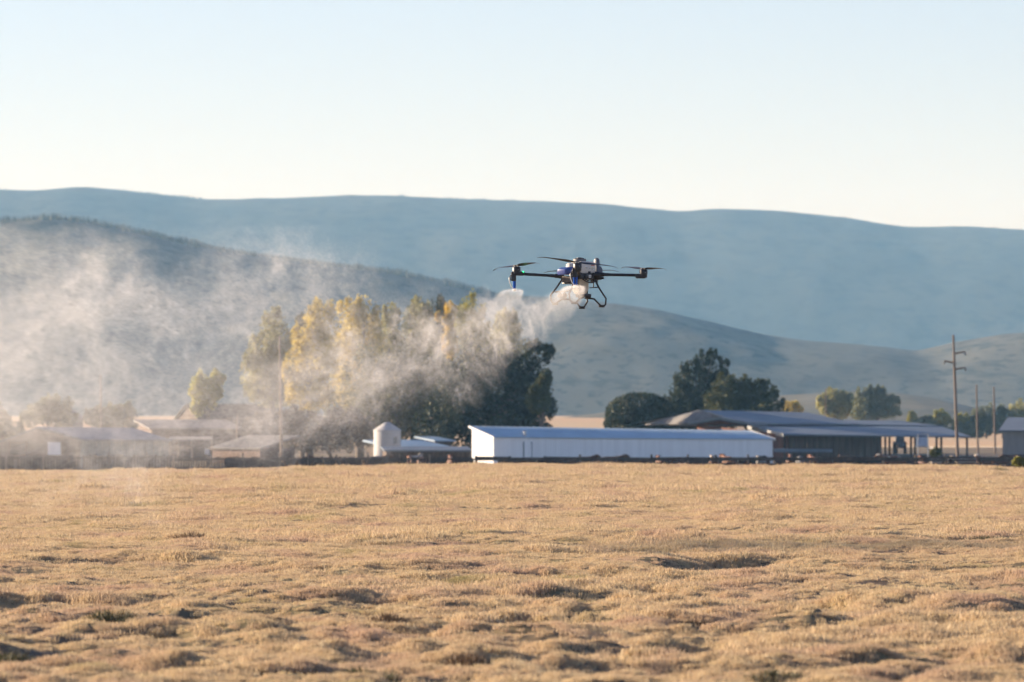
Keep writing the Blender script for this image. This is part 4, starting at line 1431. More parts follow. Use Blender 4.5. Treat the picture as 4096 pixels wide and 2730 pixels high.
# liquid tank: upper box and the neck that hangs through the frame
q = MB()
loft(q, [rrect(-.27, .08, -.15, .12, .03, .03), rrect(-.275, .085, -.155, .125, .06, .035), rrect(-.27, .08, -.15, .12, .19, .05), rrect(-.245, .055, -.125, .10, .215, .05)])
tank = q.build('tank', M_TANK, drone, smooth=True)
q = MB()
loft(q, [rrect(-.14, .08, -.11, .09, .028, .03), rrect(-.14, .08, -.11, .09, -.22, .03), rrect(-.11, .05, -.085, .065, -.295, .03), rrect(-.07, .01, -.05, .03, -.315, .02)])
# moulded flutes down the side
q.build('tank_sump', M_TANK, drone, smooth=True)
for k, f in enumerate((-.09, -.03, .03)):
    q = MB()
    q.bevbox(B(f, .092, -.12), (.016, .012, .17), .004, M=M45)
    sub(tank, q.build('moulded_rib', M_TANK, drone))
q = MB()
c = B(-.04, -.03, .212)
q.lathe(c, [(.098, 0), (.105, .006), (.105, .04), (.098, .048), (.05, .05)], 28)
cap = q.build('tank_cap', M_CAP, drone, smooth=True)
q = MB()
q.lathe(c + ZW * .049, [(.045, 0), (.05, .004), (.045, .018), (.02, .024)], 16)
for k in range(6):
    a = k * math.pi / 3
    q.box(c + Vector((math.cos(a) * .055, math.sin(a) * .055, .055)), (.03, .012, .012), a)
q.build('cap_grip', M_BLACKP, drone)

# printed warning labels on the tank side (normal LW) and on the frame
def label(f0, f1, z0, z1, l, kind):
    q = MB()
    q.hexa([B(f0, l, z0), B(f1, l, z0), B(f1, l + .002, z0), B(f0, l + .002, z0)], [B(f0, l, z1), B(f1, l, z1), B(f1, l + .002, z1), B(f0, l + .002, z1)])
    lb = q.build('warning_label', M_LABEL, drone)
    q = MB()
    zc, h = (z0 + z1) / 2, (z1 - z0)
    e = l + .0032
    def tri(fc, s, mi):
        q.add([B(fc - s, e, zc - s * .8), B(fc + s, e, zc - s * .8), B(fc, e, zc + s * .9)], [(0, 1, 2)], mi)
        q.add([B(fc - s * .1, e + .001, zc - s * .2), B(fc + s * .1, e + .001, zc - s * .2), B(fc + s * .1, e + .001, zc + s * .45), B(fc - s * .1, e + .001, zc + s * .45)], [(0, 1, 2, 3)], 1)
    def bar(a, b, z, t, mi):
        q.add([B(a, e, z - t), B(b, e, z - t), B(b, e, z + t), B(a, e, z + t)], [(0, 1, 2, 3)], mi)
    if kind == 'wide':
        tri(lerp(f0, f1, .15), .011, 0)
        tri(lerp(f0, f1, .62), .011, 0)
        bar(lerp(f0, f1, .28), lerp(f0, f1, .5), zc + .012, .004, 0)
        for z in (-.004, -.012, -.02):
            bar(lerp(f0, f1, .28), lerp(f0, f1, .52), zc + z, .0016, 1)
            bar(lerp(f0, f1, .75), lerp(f0, f1, .95), zc + z + .01, .0016, 1)
    else:
        tri(lerp(f0, f1, .8), h * .22, 1 if kind == 'frame' else 0)
        for z in (.006, -.002, -.010):
            bar(lerp(f0, f1, .1), lerp(f0, f1, .58), zc + z, .0018, 1)
    q.build('label_print', [M_YEL, M_INK], drone)
label(-.215, -.085, .085, .135, .1275, 'wide')
label(-.06, .0, .09, .14, .1275, 'single')
q = MB()
q.hexa([B(-.22, .1265, .150), B(-.14, .1265, .150), B(-.14, .1285, .150), B(-.22, .1285, .150)], [B(-.22, .1265, .162), B(-.14, .1265, .162), B(-.14, .1285, .162), B(-.22, .1285, .162)])
q.build('red_stripe', M_RED, drone)

# frame plates, brackets and wiring
dbox('frame_plate', (0.0, 0.0, .012), (.62, .30, .022), M_BLACKP, .006)
dbox('frame_plate', (-.02, 0.0, -.055), (.54, .27, .016), M_BLACKP, .005)
dbox('side_box', (-.05, .165, -.022), (.20, .05, .07), M_BLACKP, .008)
label(-.08, -.02, -.045, .0, .191, 'frame')
dbox('side_box', (-.10, -.165, -.022), (.20, .05, .07), M_BLACKP, .008)
dbox('rear_bracket', (-.30, .06, -.02), (.14, .20, .11), M_BLACKP, .015)
dbox('rear_bracket', (-.34, .0, -.075), (.09, .10, .06), M_BLACKP, .01)
dbox('control_box', (.10, .10, -.03), (.14, .14, .08), M_BLACKP, .012)
rj = random.Random(3)
for k in range(14):
    f, l = rj.uniform(-.36, .0), rj.uniform(.08, .2)
    q = MB()
    q.bevbox(B(f, l, rj.uniform(-.08, .05)), (rj.uniform(.02, .05), rj.uniform(.02, .04), rj.uniform(.02, .05)), .004, M=M45)
    q.build('bracket', M_BLACKP, drone)
q = MB()
q.tube([B(.12, .19, -.07), B(.05, .2, -.105), B(-.05, .19, -.125), B(-.15, .18, -.12), B(-.2, .15, -.09)], .011, 8)
q.build('hose', M_BLACKP, drone, smooth=True)
q = MB()
q.tube([B(.06, .18, -.05), B(0, .19, -.09), B(-.08, .185, -.10), B(-.16, .17, -.075)], .008, 8)
q.build('hose', M_BLACKP, drone, smooth=True)

# nose shell, grey pod behind it, ribbed battery below
q = MB()
loft(q, [rrect(.10, .40, -.115, .12, .0, .05), rrect(.095, .415, -.125, .13, .03, .06), rrect(.095, .41, -.12, .125, .085, .06), rrect(.10, .36, -.10, .105, .115, .06), rrect(.11, .27, -.07, .075, .125, .05)])
q.build('nose_cover', M_NOSE, drone, smooth=True)
q = MB()
loft(q, [rrect(.09, .20, -.12, -.0, .115, .03), rrect(.085, .20, -.12, .0, .17, .035), rrect(.09, .18, -.10, -.02, .19, .03)])
q.build('radar_pod', M_TANK, drone, smooth=True)
dbox('battery', (.21, .0, -.075), (.17, .19, .11), M_BLACKP, .01)
for k in range(9):
    q = MB()
    q.bevbox(B(.21 - .075 + k * .0185, .098, -.07), (.010, .014, .095), .003, M=M45)
    q.build('battery_rib', M_RIB, drone)
for k in range(8):
    q = MB()
    q.bevbox(B(.298, -.08 + k * .023, -.07), (.014, .011, .095), .003, M=M45)
    q.build('battery_rib', M_RIB, drone)
dbox('battery_foot', (.21, .0, -.137), (.18, .20, .02), M_BLACKP, .006)

# rear mast
q = MB()
mc = (-.40, .0)
def mring(w, d_, z, rad):
    return rrect(mc[0] - d_, mc[0] + d_, mc[1] - w, mc[1] + w, z, rad)
loft(q, [mring(.045, .035, .03, .02), mring(.046, .036, .22, .025), mring(.042, .033, .25, .025), mring(.032, .026, .272, .02), mring(.016, .014, .283, .012)])
mast = q.build('rear_mast', M_GREYP, drone, smooth=True)
q = MB()
loft(q, [rrect(-.49, -.35, -.06, .06, .035, .02), rrect(-.49, -.35, -.06, .06, .10, .025), rrect(-.46, -.36, -.05, .05, .145, .02)])
q.build('mast_base', M_GREYP, drone, smooth=True)

# arms: roots and tubes
MOT = {'left': (2066, 1083, 0.0), 'front': (2310, 1068, -1.02), 'right': (2574, 1094, 0.0), 'back': (2324, 1101, 1.02)}
ARM = {'left': (D(2232, 1105, 0), D(2080, 1096.5, 0)), 'right': (D(2404, 1099, 0), D(2556, 1102, 0)),
       'front': (D(2318, 1100, -.20), D(2310, 1083, -.96)), 'back': (D(2322, 1104, .20), D(2324, 1107, .96))}
for nm, (a, b) in ARM.items():
    q = MB()
    q.tube([a, b], .0235, 14)
    arm = q.build('arm', M_CARBON, drone, smooth=True)
    d = (b - a).normalized()
    q = MB()
    q.tube([a - d * .10, a - d * .02, a - d * .018, a + d * .05, a + d * .055, a + d * .12], [.05, .042, .036, .034, .028, .027], 10)
    q.build('arm_clamp', M_BLACKP, drone)

def motor(nm):
    px, py, y = MOT[nm]
    c = D(px, py, y)
    d = (ARM[nm][1] - ARM[nm][0]).normalized()
    d.z = 0
    d.normalize()
    M = Matrix(((d.x, -d.y, 0), (d.y, d.x, 0), (0, 0, 1)))
    q = MB()
    q.lathe(c - ZW * .072, [(.046, 0), (.060, .012), (.062, .055), (.067, .06), (.067, .118), (.058, .13), (.036, .134)], 22)
    mo = q.build('motor', M_BLACKP, drone, smooth=True)
    q = MB()
    q.bevbox(c - d * .045 - ZW * .052, (.15, .088, .062), .012, M=M)
    q.bevbox(c - d * .085 - ZW * .045, (.09, .075, .06), .01, M=M)
    q.build('motor_mount', M_BLACKP, drone)
    for k in range(5):
        a = k * 2 * math.pi / 5
        q = MB()
        q.lathe(c + Vector((math.cos(a) * .034, math.sin(a) * .034, .056)), [(.007, 0), (.008, .004), (.008, .016), (.005, .02)], 8)
        q.build('hub_screw', M_SILVER, drone)
    q = MB()
    q.bevbox(c - Vector((-.01, .0605, -.01)), (.04, .004, .006), .001)
    q.build('motor_badge', M_LABEL, drone)
    return c
CM = {nm: motor(nm) for nm in MOT}

def blade(q, hub, tip, width, sgn, droop):
    d = (tip - hub)
    L = d.length
    d.normalize()
    side = d.cross(ZW).normalized() * sgn
    up = side.cross(d).normalized()
    if up.z < 0:
        up = -up
    rings = []
    n = 16
    for i in range(n + 1):
        t = i / n
        ch = width * (.42 + 2.6 * min(t, .22) / .22 * .22 * 1.0 if t < .22 else lerp(1.0, .30, (t - .22) / .78))
        if i == n:
            ch *= .45
        tw = R(lerp(26, 9, t))
        th = .007 * (1 - .7 * t) + .0015
        p = hub + d * (L * t) + ZW * (droop * 4 * t * (1 - t) - (0.012 * max(t - .85, 0) / .15 * 2))
        cdir = side * math.cos(tw) + up * math.sin(tw)
        nd = up * math.cos(tw) - side * math.sin(tw)
        rings.append([p + cdir * ch * .45, p + nd * th, p + nd * th * .6 - cdir * ch * .35, p - cdir * ch * .55, p - nd * th * .4 - cdir * ch * .2])
    loft(q, rings)
PROP = {'left': ((2064, 1064, 0), ((1972, 1078.5, .53), (2157, 1051.5, -.53)), .10),
        'front': ((2311, 1050.5, -1.02), ((2147, 1026.5, -1.05), (2473, 1069.0, -.99)), .10),
        'right': ((2573, 1076.5, 0), ((2484, 1069, .53), (2667, 1076.5, -.53)), .085),
        'back': ((2326, 1087.5, 1.02), ((2175, 1087.5, 1.25), (2476, 1083, .80)), .08)}
for nm, (h, tips, w) in PROP.items():
    hub = D(*h)
    q = MB()
    q.lathe(hub - ZW * .012, [(.03, 0), (.034, .006), (.034, .018), (.02, .028)], 14)
    pr = q.build('propeller', M_BLADE, drone, smooth=True)
    for t in tips:
        tp = D(*t)
        d = (tp - hub).normalized()
        q = MB()
        blade(q, hub + d * .03, tp, w, 1 if nm in ('left', 'right') else -1, .012 if nm != 'front' else .006)
        b = q.build('blade', M_BLADE, drone, smooth=True)
        mw = b.matrix_parent_inverse.copy()
        b.parent = pr
        b.matrix_parent_inverse = Matrix.Identity(4)
    # fold clamps either side of the hub
    for s in (-1, 1):
        dd = (D(*tips[0]) - hub).normalized() * s
        q = MB()
        q.bevbox(hub + dd * .04 + ZW * .004, (.05, .03, .016), .004, M=Matrix(((dd.x, -dd.y, 0), (dd.y, dd.x, 0), (0, 0, 1))))
        q.build('blade_grip', M_BLACKP, drone)

# spray nozzles under the left and front motors
def nozzle(nm, top_px, bot_py, twin, y):
    c = CM[nm]
    a = D(top_px, 1123 if nm == 'left' else 1108, y)
    b = D(top_px, bot_py, y)
    q = MB()
    q.bevbox(Vector((a.x - .012, a.y, (c.z - .03 + a.z) / 2)), (.082, .08, c.z - .03 - a.z + .02), .012)
    br = q.build('nozzle_bracket', M_BLACKP, drone)
    q = MB()
    r_ = .024 if not twin else .017
    xs = (0,) if not twin else (-.022, .018)
    for dx in xs:
        q = MB()
        p0, p1 = a + Vector((dx, 0, 0)), b + Vector((dx, 0, 0))
        L = (p0 - p1).z
        q.lathe(p1, [(r_ * .9, 0), (r_, .006), (r_, L * .7), (r_ * 1.06, L * .72), (r_ * 1.06, L)], 16)
        q.build('nozzle', M_BLUEA, drone, smooth=True)
    q = MB()
    q.lathe(b - ZW * .022, [(.004, -.018), (.03, 0), (.033, .004), (.033, .008), (.012, .016), (.010, .03)], 22)
    q.build('spinning_disc', M_LABEL, drone, smooth=True)
    q = MB()
    s = -1
    h0 = c + Vector((-.075, -.01, -.055))
    q.tube([h0, h0 + Vector((-.03, -.01, -.05)), Vector((a.x - .085, a.y - .02, a.z + .04)), Vector((a.x - .078, a.y - .02, a.z - .02)), Vector((b.x - .05, b.y - .03, b.z + .035)), Vector((b.x - .022, b.y - .02, b.z + .012))], .0075, 8)
    q.build('feed_hose', M_HOSE, drone, smooth=True)
    q = MB()
    q.tube([c + Vector((-.05, -.04, -.06)), Vector((a.x - .07, a.y - .04, a.z + .07)), Vector((a.x - .065, a.y - .03, a.z + .01)), Vector((a.x - .03, a.y - .03, a.z - .005))], .009, 8)
    q.build('feed_hose', M_BLACKP, drone, smooth=True)
    return b
NB = {'left': nozzle('left', 2057.5, 1156, False, 0.0), 'front': nozzle('front', 2302, 1142, True, -1.02)}

q = MB()
p = D(2093, 1089, -.03)
q.lathe(p, [(.006, -.014), (.013, -.008), (.014, .0), (.011, .01), (.004, .015)], 12)
q.build('status_light', M_LED, drone, smooth=True)

# pump under the sump, radar balls, landing gear
dbox('pump', (-.07, .0, -.325), (.17, .10, .05), M_BLACKP, .01)
dbox('pump_motor', (-.18, .02, -.335), (.09, .08, .075), M_BLACKP, .02)
q = MB()
q.tube([B(-.12, -.03, -.35), B(-.03, .0, -.365), B(.08, .02, -.33)], .022, 10)
q.build('pump_pipe', M_BLACKP, drone, smooth=True)
def ball(px, py, y, r_):
    q = MB()
    n = 8
    q.lathe(D(px, py, y), [(r_ * math.sin(math.pi * (k + .15) / (n + .3)), -r_ * math.cos(math.pi * (k + .15) / (n + .3))) for k in range(n + 1)], 16)
    q.build('radar_ball', M_BLACKP, drone, smooth=True)
    q = MB()
    q.tube([D(px, py - 8, y), D(px + 1, py - 18, y)], .014, 8)
    q.build('radar_stem', M_BLACKP, drone)
ball(2240, 1184, -.10, .042)
ball(2258, 1184, -.16, .045)
q = MB(); q.tube([D(2221, 1169, -.04), D(2250, 1167, -.12), D(2279, 1163, -.30)], .012, 8); q.build('gear_brace', M_CARBON, drone, smooth=True)
q = MB(); q.tube([D(2358, 1152, .14), D(2394, 1150, .08)], .009, 8); q.build('gear_brace', M_CARBON, drone, smooth=True)
q = MB(); q.tube([D(2374, 1124, .12), D(2374, 1152, .11)], .009, 8); q.build('gear_brace', M_CARBON, drone, smooth=True)
LEGS = [
    [(2256, 1106, .05), (2228, 1149, .0), (2203, 1181, -.0), (2204, 1203, 0), (2211, 1213, 0), (2221, 1215, 0), (2231, 1209, -.02), (2248, 1197, -.08), (2279, 1199, -.14)],
    [(2293, 1112, -.22), (2290, 1147, -.30), (2277, 1176, -.37), (2279, 1198, -.37), (2287, 1208, -.37), (2297, 1212, -.37), (2306, 1209, -.36), (2319, 1194, -.30), (2322, 1190, -.25)],
    [(2322, 1192, .2), (2308, 1211, .37), (2317, 1226, .37), (2328, 1231, .37), (2338, 1227, .37), (2350, 1206, .37), (2348, 1190, .37), (2350, 1122, .25)],
    [(2381, 1121, .06), (2394, 1149, .03), (2424, 1196, 0), (2422, 1219, 0), (2414, 1225, 0), (2404, 1224, 0), (2396, 1217, .01), (2377, 1197, .06), (2366, 1195, .09), (2340, 1193, .16)],
]
FEET = [(2221, 1217, 0), (2297, 1214, -.37), (2328, 1233, .37), (2407, 1227, 0)]
for path, ft in zip(LEGS, FEET):
    q = MB()
    q.tube([D(*p) for p in path], .0145, 10)
    q.build('landing_leg', M_CARBON, drone, smooth=True)
    q = MB()
    c = D(*ft)
    q.bevbox(c, (.095, .05, .03), .01, rot=R(-25))
    for k in range(5):
        q.bevbox(c + Vector((-.036 + k * .018, -.005, .016)), (.010, .05, .02), .003, rot=R(-25))
    q.build('rubber_foot', M_BLACKP, drone)
q = MB(); q.tube([B(-.36, .05, -.08), D(2391, 1126, .1), D(2392, 1133, .05), D(2384, 1137, 0)], .004, 6); q.build('loose_cable', M_CARBON, drone)

# ------------------------------------------------------------------ spray mist
# Droplets are carried from the two nozzles by the downwash and a turbulent field, then counted into a density grid.
def turbulence(n, k0, k1, slope, seed):
    """a periodic divergence-free velocity field of unit strength, n cells per side"""
    r2 = np.random.default_rng(seed)
    k = np.fft.fftfreq(n) * n
    KX, KY, KZ = np.meshgrid(k, k, k, indexing='ij')
    K = np.sqrt(KX ** 2 + KY ** 2 + KZ ** 2)
    K[0, 0, 0] = 1
    amp = np.where((K >= k0) & (K <= k1), K ** (-slope), 0).astype(np.float32)
    A = [np.fft.fftn(r2.normal(size=(n, n, n)).astype(np.float32)) * amp for _ in range(3)]
    U = [1j * (KY * A[2] - KZ * A[1]), 1j * (KZ * A[0] - KX * A[2]), 1j * (KX * A[1] - KY * A[0])]
    U = np.stack([np.fft.ifftn(u).real for u in U], -1).astype(np.float32)
    return (U / U.std()).reshape(-1, 3)

TN = 64
T_BIG = turbulence(TN, 1, 6, 2.9, 3)
T_FINE = turbulence(TN, 2, 20, 2.6, 5)

def sample(T, P, L):
    i = np.floor(P * (TN / L)).astype(np.int32) & (TN - 1)
    return T[(i[:, 0] * TN + i[:, 1]) * TN + i[:, 2]]

MX0, MX1, MY0, MY1, MZ0, MZ1 = -10.2, 1.7, 87.6, 97.2, -.15, 5.2
NX, NY, NZ = 576, 48, 260
GRID = np.zeros((NX, NY, NZ), np.float32)
MIN = np.array([MX0, MY0, MZ0]); MAX = np.array([MX1, MY1, MZ1])

def deposit(P, w):
    q = (P - MIN) / (MAX - MIN) * (np.array([NX, NY, NZ]) - 1)
    q = q + rng.uniform(-.5, .5, q.shape)
    i = np.round(q).astype(np.int32)
    ok = np.all((i >= 1) & (i < np.array([NX, NY, NZ]) - 1), axis=1)
    i, w = i[ok], w[ok]
    idx = (i[:, 0] * NY + i[:, 1]) * NZ + i[:, 2]
    GRID.reshape(-1)[:] += np.bincount(idx, weights=w, minlength=NX * NY * NZ).astype(np.float32)

def plume(nozzle, n, age1, seed, strength):
    r2 = np.random.default_rng(seed)
    age = age1 * r2.random(n) ** 1.1
    th = r2.uniform(0, 2 * np.pi, n)
    sp = r2.uniform(.82, 1.0, n)
    fall = r2.uniform(.3, 1.08, n)
    rad = np.stack([np.cos(th), np.sin(th), np.zeros(n)], 1)
    P = np.tile(np.array(nozzle, float), (n, 1)) + rad * .03
    V = rad * (3.9 * sp)[:, None]
    V[:, 2] = r2.uniform(-.05, .12, n)
    dt = .028
    order = np.argsort(-age)
    P, V, age, fall = P[order], V[order], age[order], fall[order]
    steps = int(age1 / dt)
    for s in range(steps):
        t = age1 - s * dt                    # time before the picture was taken
        m = np.searchsorted(-age, -t, side='right')   # droplets already released
        if m == 0:
            continue
        p, v = P[:m], V[:m]
        a = (age[:m] - t)[:, None]           # how long each has been flying
        ramp = np.clip(a / .45, 0, 1)
        calm = np.exp(-a / 2.4)
        off = np.array([-2.3, .25, -.6]) * (-t)
        ub = sample(T_BIG, p - off, 2.4) * np.array([1, 1.6, .6])
        uf = sample(T_FINE, p - off * 1.05, .95) * np.array([1, 1.5, 1])
        sink = np.maximum(.0, 1.0 - np.maximum(0, .45 - p[:, 2:3]) / .45)
        mean = np.concatenate([-2.4 * ramp - .25, .22 * ramp, (-2.15 * fall[:m, None] * np.exp(-a / 1.5) * np.clip(a / .12, 0, 1) - .10) * sink], 1)
        tu = ub * (.50 * ramp * (.4 + .6 * calm)) + uf * (.50 * ramp * (.4 + .6 * calm))
        goal = mean + tu
        v += (goal - v) * np.minimum(1, dt / np.where(a < .3, .075, .05))
        p += v * dt
        np.maximum(p[:, 2], .02, out=p[:, 2])
    P[:, :] = P
    w = np.full(n, strength, np.float32) * np.minimum(1, .025 + age / 1.2) * (.15 + .85 * np.exp(-(age / 3.0) ** 2)).astype(np.float32)
    deposit(P, w)

nb = NB['left'] - Vector((0, 0, .02))
plume(tuple(nb), 1000000, 3.8, 11, .19)
nb = NB['front'] - Vector((0, 0, .02))
plume(tuple(nb), 1500000, 4.0, 12, .25)

# older mist that has drifted off behind the drone and is falling in curtains
BLOBS = [  # column, row, radii in photograph pixels, distance, weight
    (1560, 1250, 150, 70, 93.5, 0.80), (1380, 1190, 150, 75, 94, 2.08), (1180, 1170, 160, 80, 94, 2.56), (980, 1180, 170, 85, 94, 2.72), (760, 1190, 180, 90, 94, 3.20), (560, 1190, 170, 95, 94, 3.52),
    (380, 1210, 170, 110, 93.5, 3.52), (180, 1240, 180, 120, 93.5, 3.20), (0, 1270, 180, 140, 93, 3.52), (-180, 1300, 200, 160, 93, 3.52), (300, 1100, 220, 60, 94, 1.12), (800, 1090, 240, 60, 94, 1.12), (60, 1120, 160, 70, 94, 1.12),
    (1250, 1340, 220, 110, 93, 1.4), (1000, 1400, 220, 120, 93, 1.2), (700, 1400, 240, 140, 93, 1.5), (400, 1420, 240, 150, 93, 1.7), (120, 1450, 240, 160, 93, 2.3), (-150, 1500, 240, 180, 93, 2.4),
    (80, 1680, 220, 130, 92.5, 1.97), (330, 1690, 240, 130, 92.5, 1.86), (620, 1700, 240, 120, 92.5, 1.86), (900, 1690, 220, 110, 92.5, 1.74), (1150, 1690, 220, 110, 92, 1.51), (1380, 1640, 220, 110, 92, 1.6), (-120, 1720, 200, 130, 92.5, 1.97), (150, 1780, 260, 60, 92.5, 0.93), (600, 1780, 260, 60, 92.5, 0.81),
    (1500, 1520, 200, 120, 92, 1.2),
]
def cloud(n, seed, strength):
    r2 = np.random.default_rng(seed)
    w = np.array([b[5] * b[2] * b[3] for b in BLOBS])
    k = r2.choice(len(BLOBS), n, p=w / w.sum())
    Bm = np.array([list(at(b[0], b[1], b[4])) + [b[2] * b[4] / F, b[3] * b[4] / F] for b in BLOBS])
    g = r2.normal(size=(n, 3)) * .80
    P = Bm[k, :3] + g * np.stack([Bm[k, 3], np.full(n, 1.5), Bm[k, 4]], 1)
    for s in range(34):
        ub = sample(T_BIG, P + 7.7, 3.6)
        uf = sample(T_FINE, P * np.array([1, 1, .62]) + 3.3, 1.5)
        us = sample(T_FINE, P * np.array([1, 1, .8]) + 9.1, .75)
        P += ub * np.array([1, 1, .8]) * .015 + uf * .015 + us * .010
    low = at(0, 1870, 92.5).z
    wt = np.clip((P[:, 2] - low + .15) / .45, 0, 1)
    deposit(P, (strength * wt).astype(np.float32))
cloud(2700000, 21, .245)

def soften(A, ax, c=.25):
    B_ = A * (1 - 2 * c)
    s0 = [slice(None)] * 3; s1 = [slice(None)] * 3
    s0[ax] = slice(0, -1); s1[ax] = slice(1, None)
    B_[tuple(s1)] += A[tuple(s0)] * c
    B_[tuple(s0)] += A[tuple(s1)] * c
    return B_
for ax in (1, 1):
    GRID = soften(GRID, ax)
cell = ((MX1 - MX0) / NX) * ((MY1 - MY0) / NY) * ((MZ1 - MZ0) / NZ)
GRID = GRID / cell * 1.0e-5
col_depth = GRID.sum(1) * (MY1 - MY0) / NY
print('mist columns', [round(float(np.percentile(col_depth[col_depth > .001], q)), 3) for q in (10, 50, 75, 90, 97, 99.5)])

mm = bpy.data.meshes.new('spray_mist')
mm.vertices.add(GRID.size)
pos = np.empty((NX, NY, NZ, 3), np.float32)
pos[..., 0] = np.linspace(MX0, MX1, NX)[:, None, None]
pos[..., 1] = np.linspace(MY0, MY1, NY)[None, :, None]
pos[..., 2] = np.linspace(MZ0, MZ1, NZ)[None, None, :]
mm.vertices.foreach_set('co', pos.reshape(-1))
att = mm.attributes.new('wet', 'FLOAT', 'POINT')
att.data.foreach_set('value', GRID.reshape(-1))
del pos
mist = bpy.data.objects.new('spray_mist', mm)
COL.objects.link(mist)
tag(mist, 'white wispy spray mist drifting from the nozzles across the grove to the left', kind='stuff')

M_MIST = bpy.data.materials.new('fine_spray')
M_MIST.use_nodes = True
_n = M_MIST.node_tree
_n.nodes.clear()
_pv = _n.nodes.new('ShaderNodeVolumePrincipled')
_pv.inputs['Color'].default_value = (.99, .975, .95, 1)
_pv.inputs['Absorption Color'].default_value = (1, 1, 1, 1)
_pv.inputs['Density'].default_value = MIST_DENSITY = 1.0
_pv.inputs['Anisotropy'].default_value = 0.3
_mo = _n.nodes.new('ShaderNodeOutputMaterial')
_n.links.new(_pv.outputs[0], _mo.inputs['Volume'])
mm.materials.append(M_MIST)

def mist_nodes():
    ng = bpy.data.node_groups.new('mist_volume', 'GeometryNodeTree')
    ng.interface.new_socket('Geometry', in_out='INPUT', socket_type='NodeSocketGeometry')
    ng.interface.new_socket('Geometry', in_out='OUTPUT', socket_type='NodeSocketGeometry')
    N, L = ng.nodes, ng.links
    gi, go = N.new('NodeGroupInput'), N.new('NodeGroupOutput')
    def math_(op, a, b):
        n = N.new('ShaderNodeMath'); n.operation = op
        for k, v in enumerate((a, b)):
            if isinstance(v, (int, float)):
                n.inputs[k].default_value = v
            else:
                L.new(v, n.inputs[k])
        return n.outputs[0]
    ps = N.new('GeometryNodeInputPosition')
    sx = N.new('ShaderNodeSeparateXYZ')
    L.new(ps.outputs[0], sx.inputs[0])
    ids = []
    for k, (lo, hi, n) in enumerate(((MX0, MX1, NX), (MY0, MY1, NY), (MZ0, MZ1, NZ))):
        v = math_('MULTIPLY', math_('SUBTRACT', sx.outputs[k], lo), (n - 1) / (hi - lo))
        v = math_('ROUND', v, 0)
        v = math_('MINIMUM', math_('MAXIMUM', v, 0), n - 1)
        ids.append(v)
    flat = math_('ADD', math_('MULTIPLY', math_('ADD', math_('MULTIPLY', ids[0], NY), ids[1]), NZ), ids[2])
    na = N.new('GeometryNodeInputNamedAttribute'); na.data_type = 'FLOAT'; na.inputs['Name'].default_value = 'wet'
    si = N.new('GeometryNodeSampleIndex'); si.data_type = 'FLOAT'; si.domain = 'POINT'
    L.new(gi.outputs[0], si.inputs['Geometry'])
    L.new(na.outputs[0], si.inputs['Value'])
    L.new(flat, si.inputs['Index'])
    vc = N.new('GeometryNodeVolumeCube')
    L.new(si.outputs[0], vc.inputs['Density'])
    vc.inputs['Min'].default_value = (MX0, MY0, MZ0)
    vc.inputs['Max'].default_value = (MX1, MY1, MZ1)
    vc.inputs['Resolution X'].default_value = NX
    vc.inputs['Resolution Y'].default_value = NY
    vc.inputs['Resolution Z'].default_value = NZ
    sm = N.new('GeometryNodeSetMaterial')
    sm.inputs['Material'].default_value = M_MIST
    L.new(vc.outputs[0], sm.inputs['Geometry'])
    L.new(sm.outputs[0], go.inputs[0])
    return ng
md = mist.modifiers.new('volume', 'NODES')
md.node_group = mist_nodes()

# ------------------------------------------------------------------ grass
def tuft_mesh(name, seed, n, h0, h1, spread, lean, w, m):
    r2 = random.Random(seed)
    V, Fc = [], []
    for k in range(n):
        a = r2.uniform(0, 2 * math.pi)
        rr = spread * math.sqrt(r2.random())
        bx, by = rr * math.cos(a), rr * math.sin(a)
        h = r2.uniform(h0, h1)
        la = r2.uniform(0, 2 * math.pi)
        ln = lean * r2.random() * h
        tx, ty = bx + ln * math.cos(la), by + ln * math.sin(la)
        fa = r2.uniform(0, math.pi)
        ww = w * r2.uniform(.6, 1.3)
        dx, dy = math.cos(fa) * ww, math.sin(fa) * ww
        mx, my = lerp(bx, tx, .4), lerp(by, ty, .4)
        o = len(V)
        V += [(bx - dx, by - dy, -.02), (bx + dx, by + dy, -.02), (mx + dx * .8, my + dy * .8, h * .6), (mx - dx * .8, my - dy * .8, h * .6), (tx, ty, h * (1 - .25 * (ln / max(h, .01))))]
        Fc += [(o, o + 1, o + 2, o + 3), (o + 3, o + 2, o + 4)]
    me = bpy.data.meshes.new(name)
    me.from_pydata(V, [], Fc)
    me.materials.append(m)
    return me

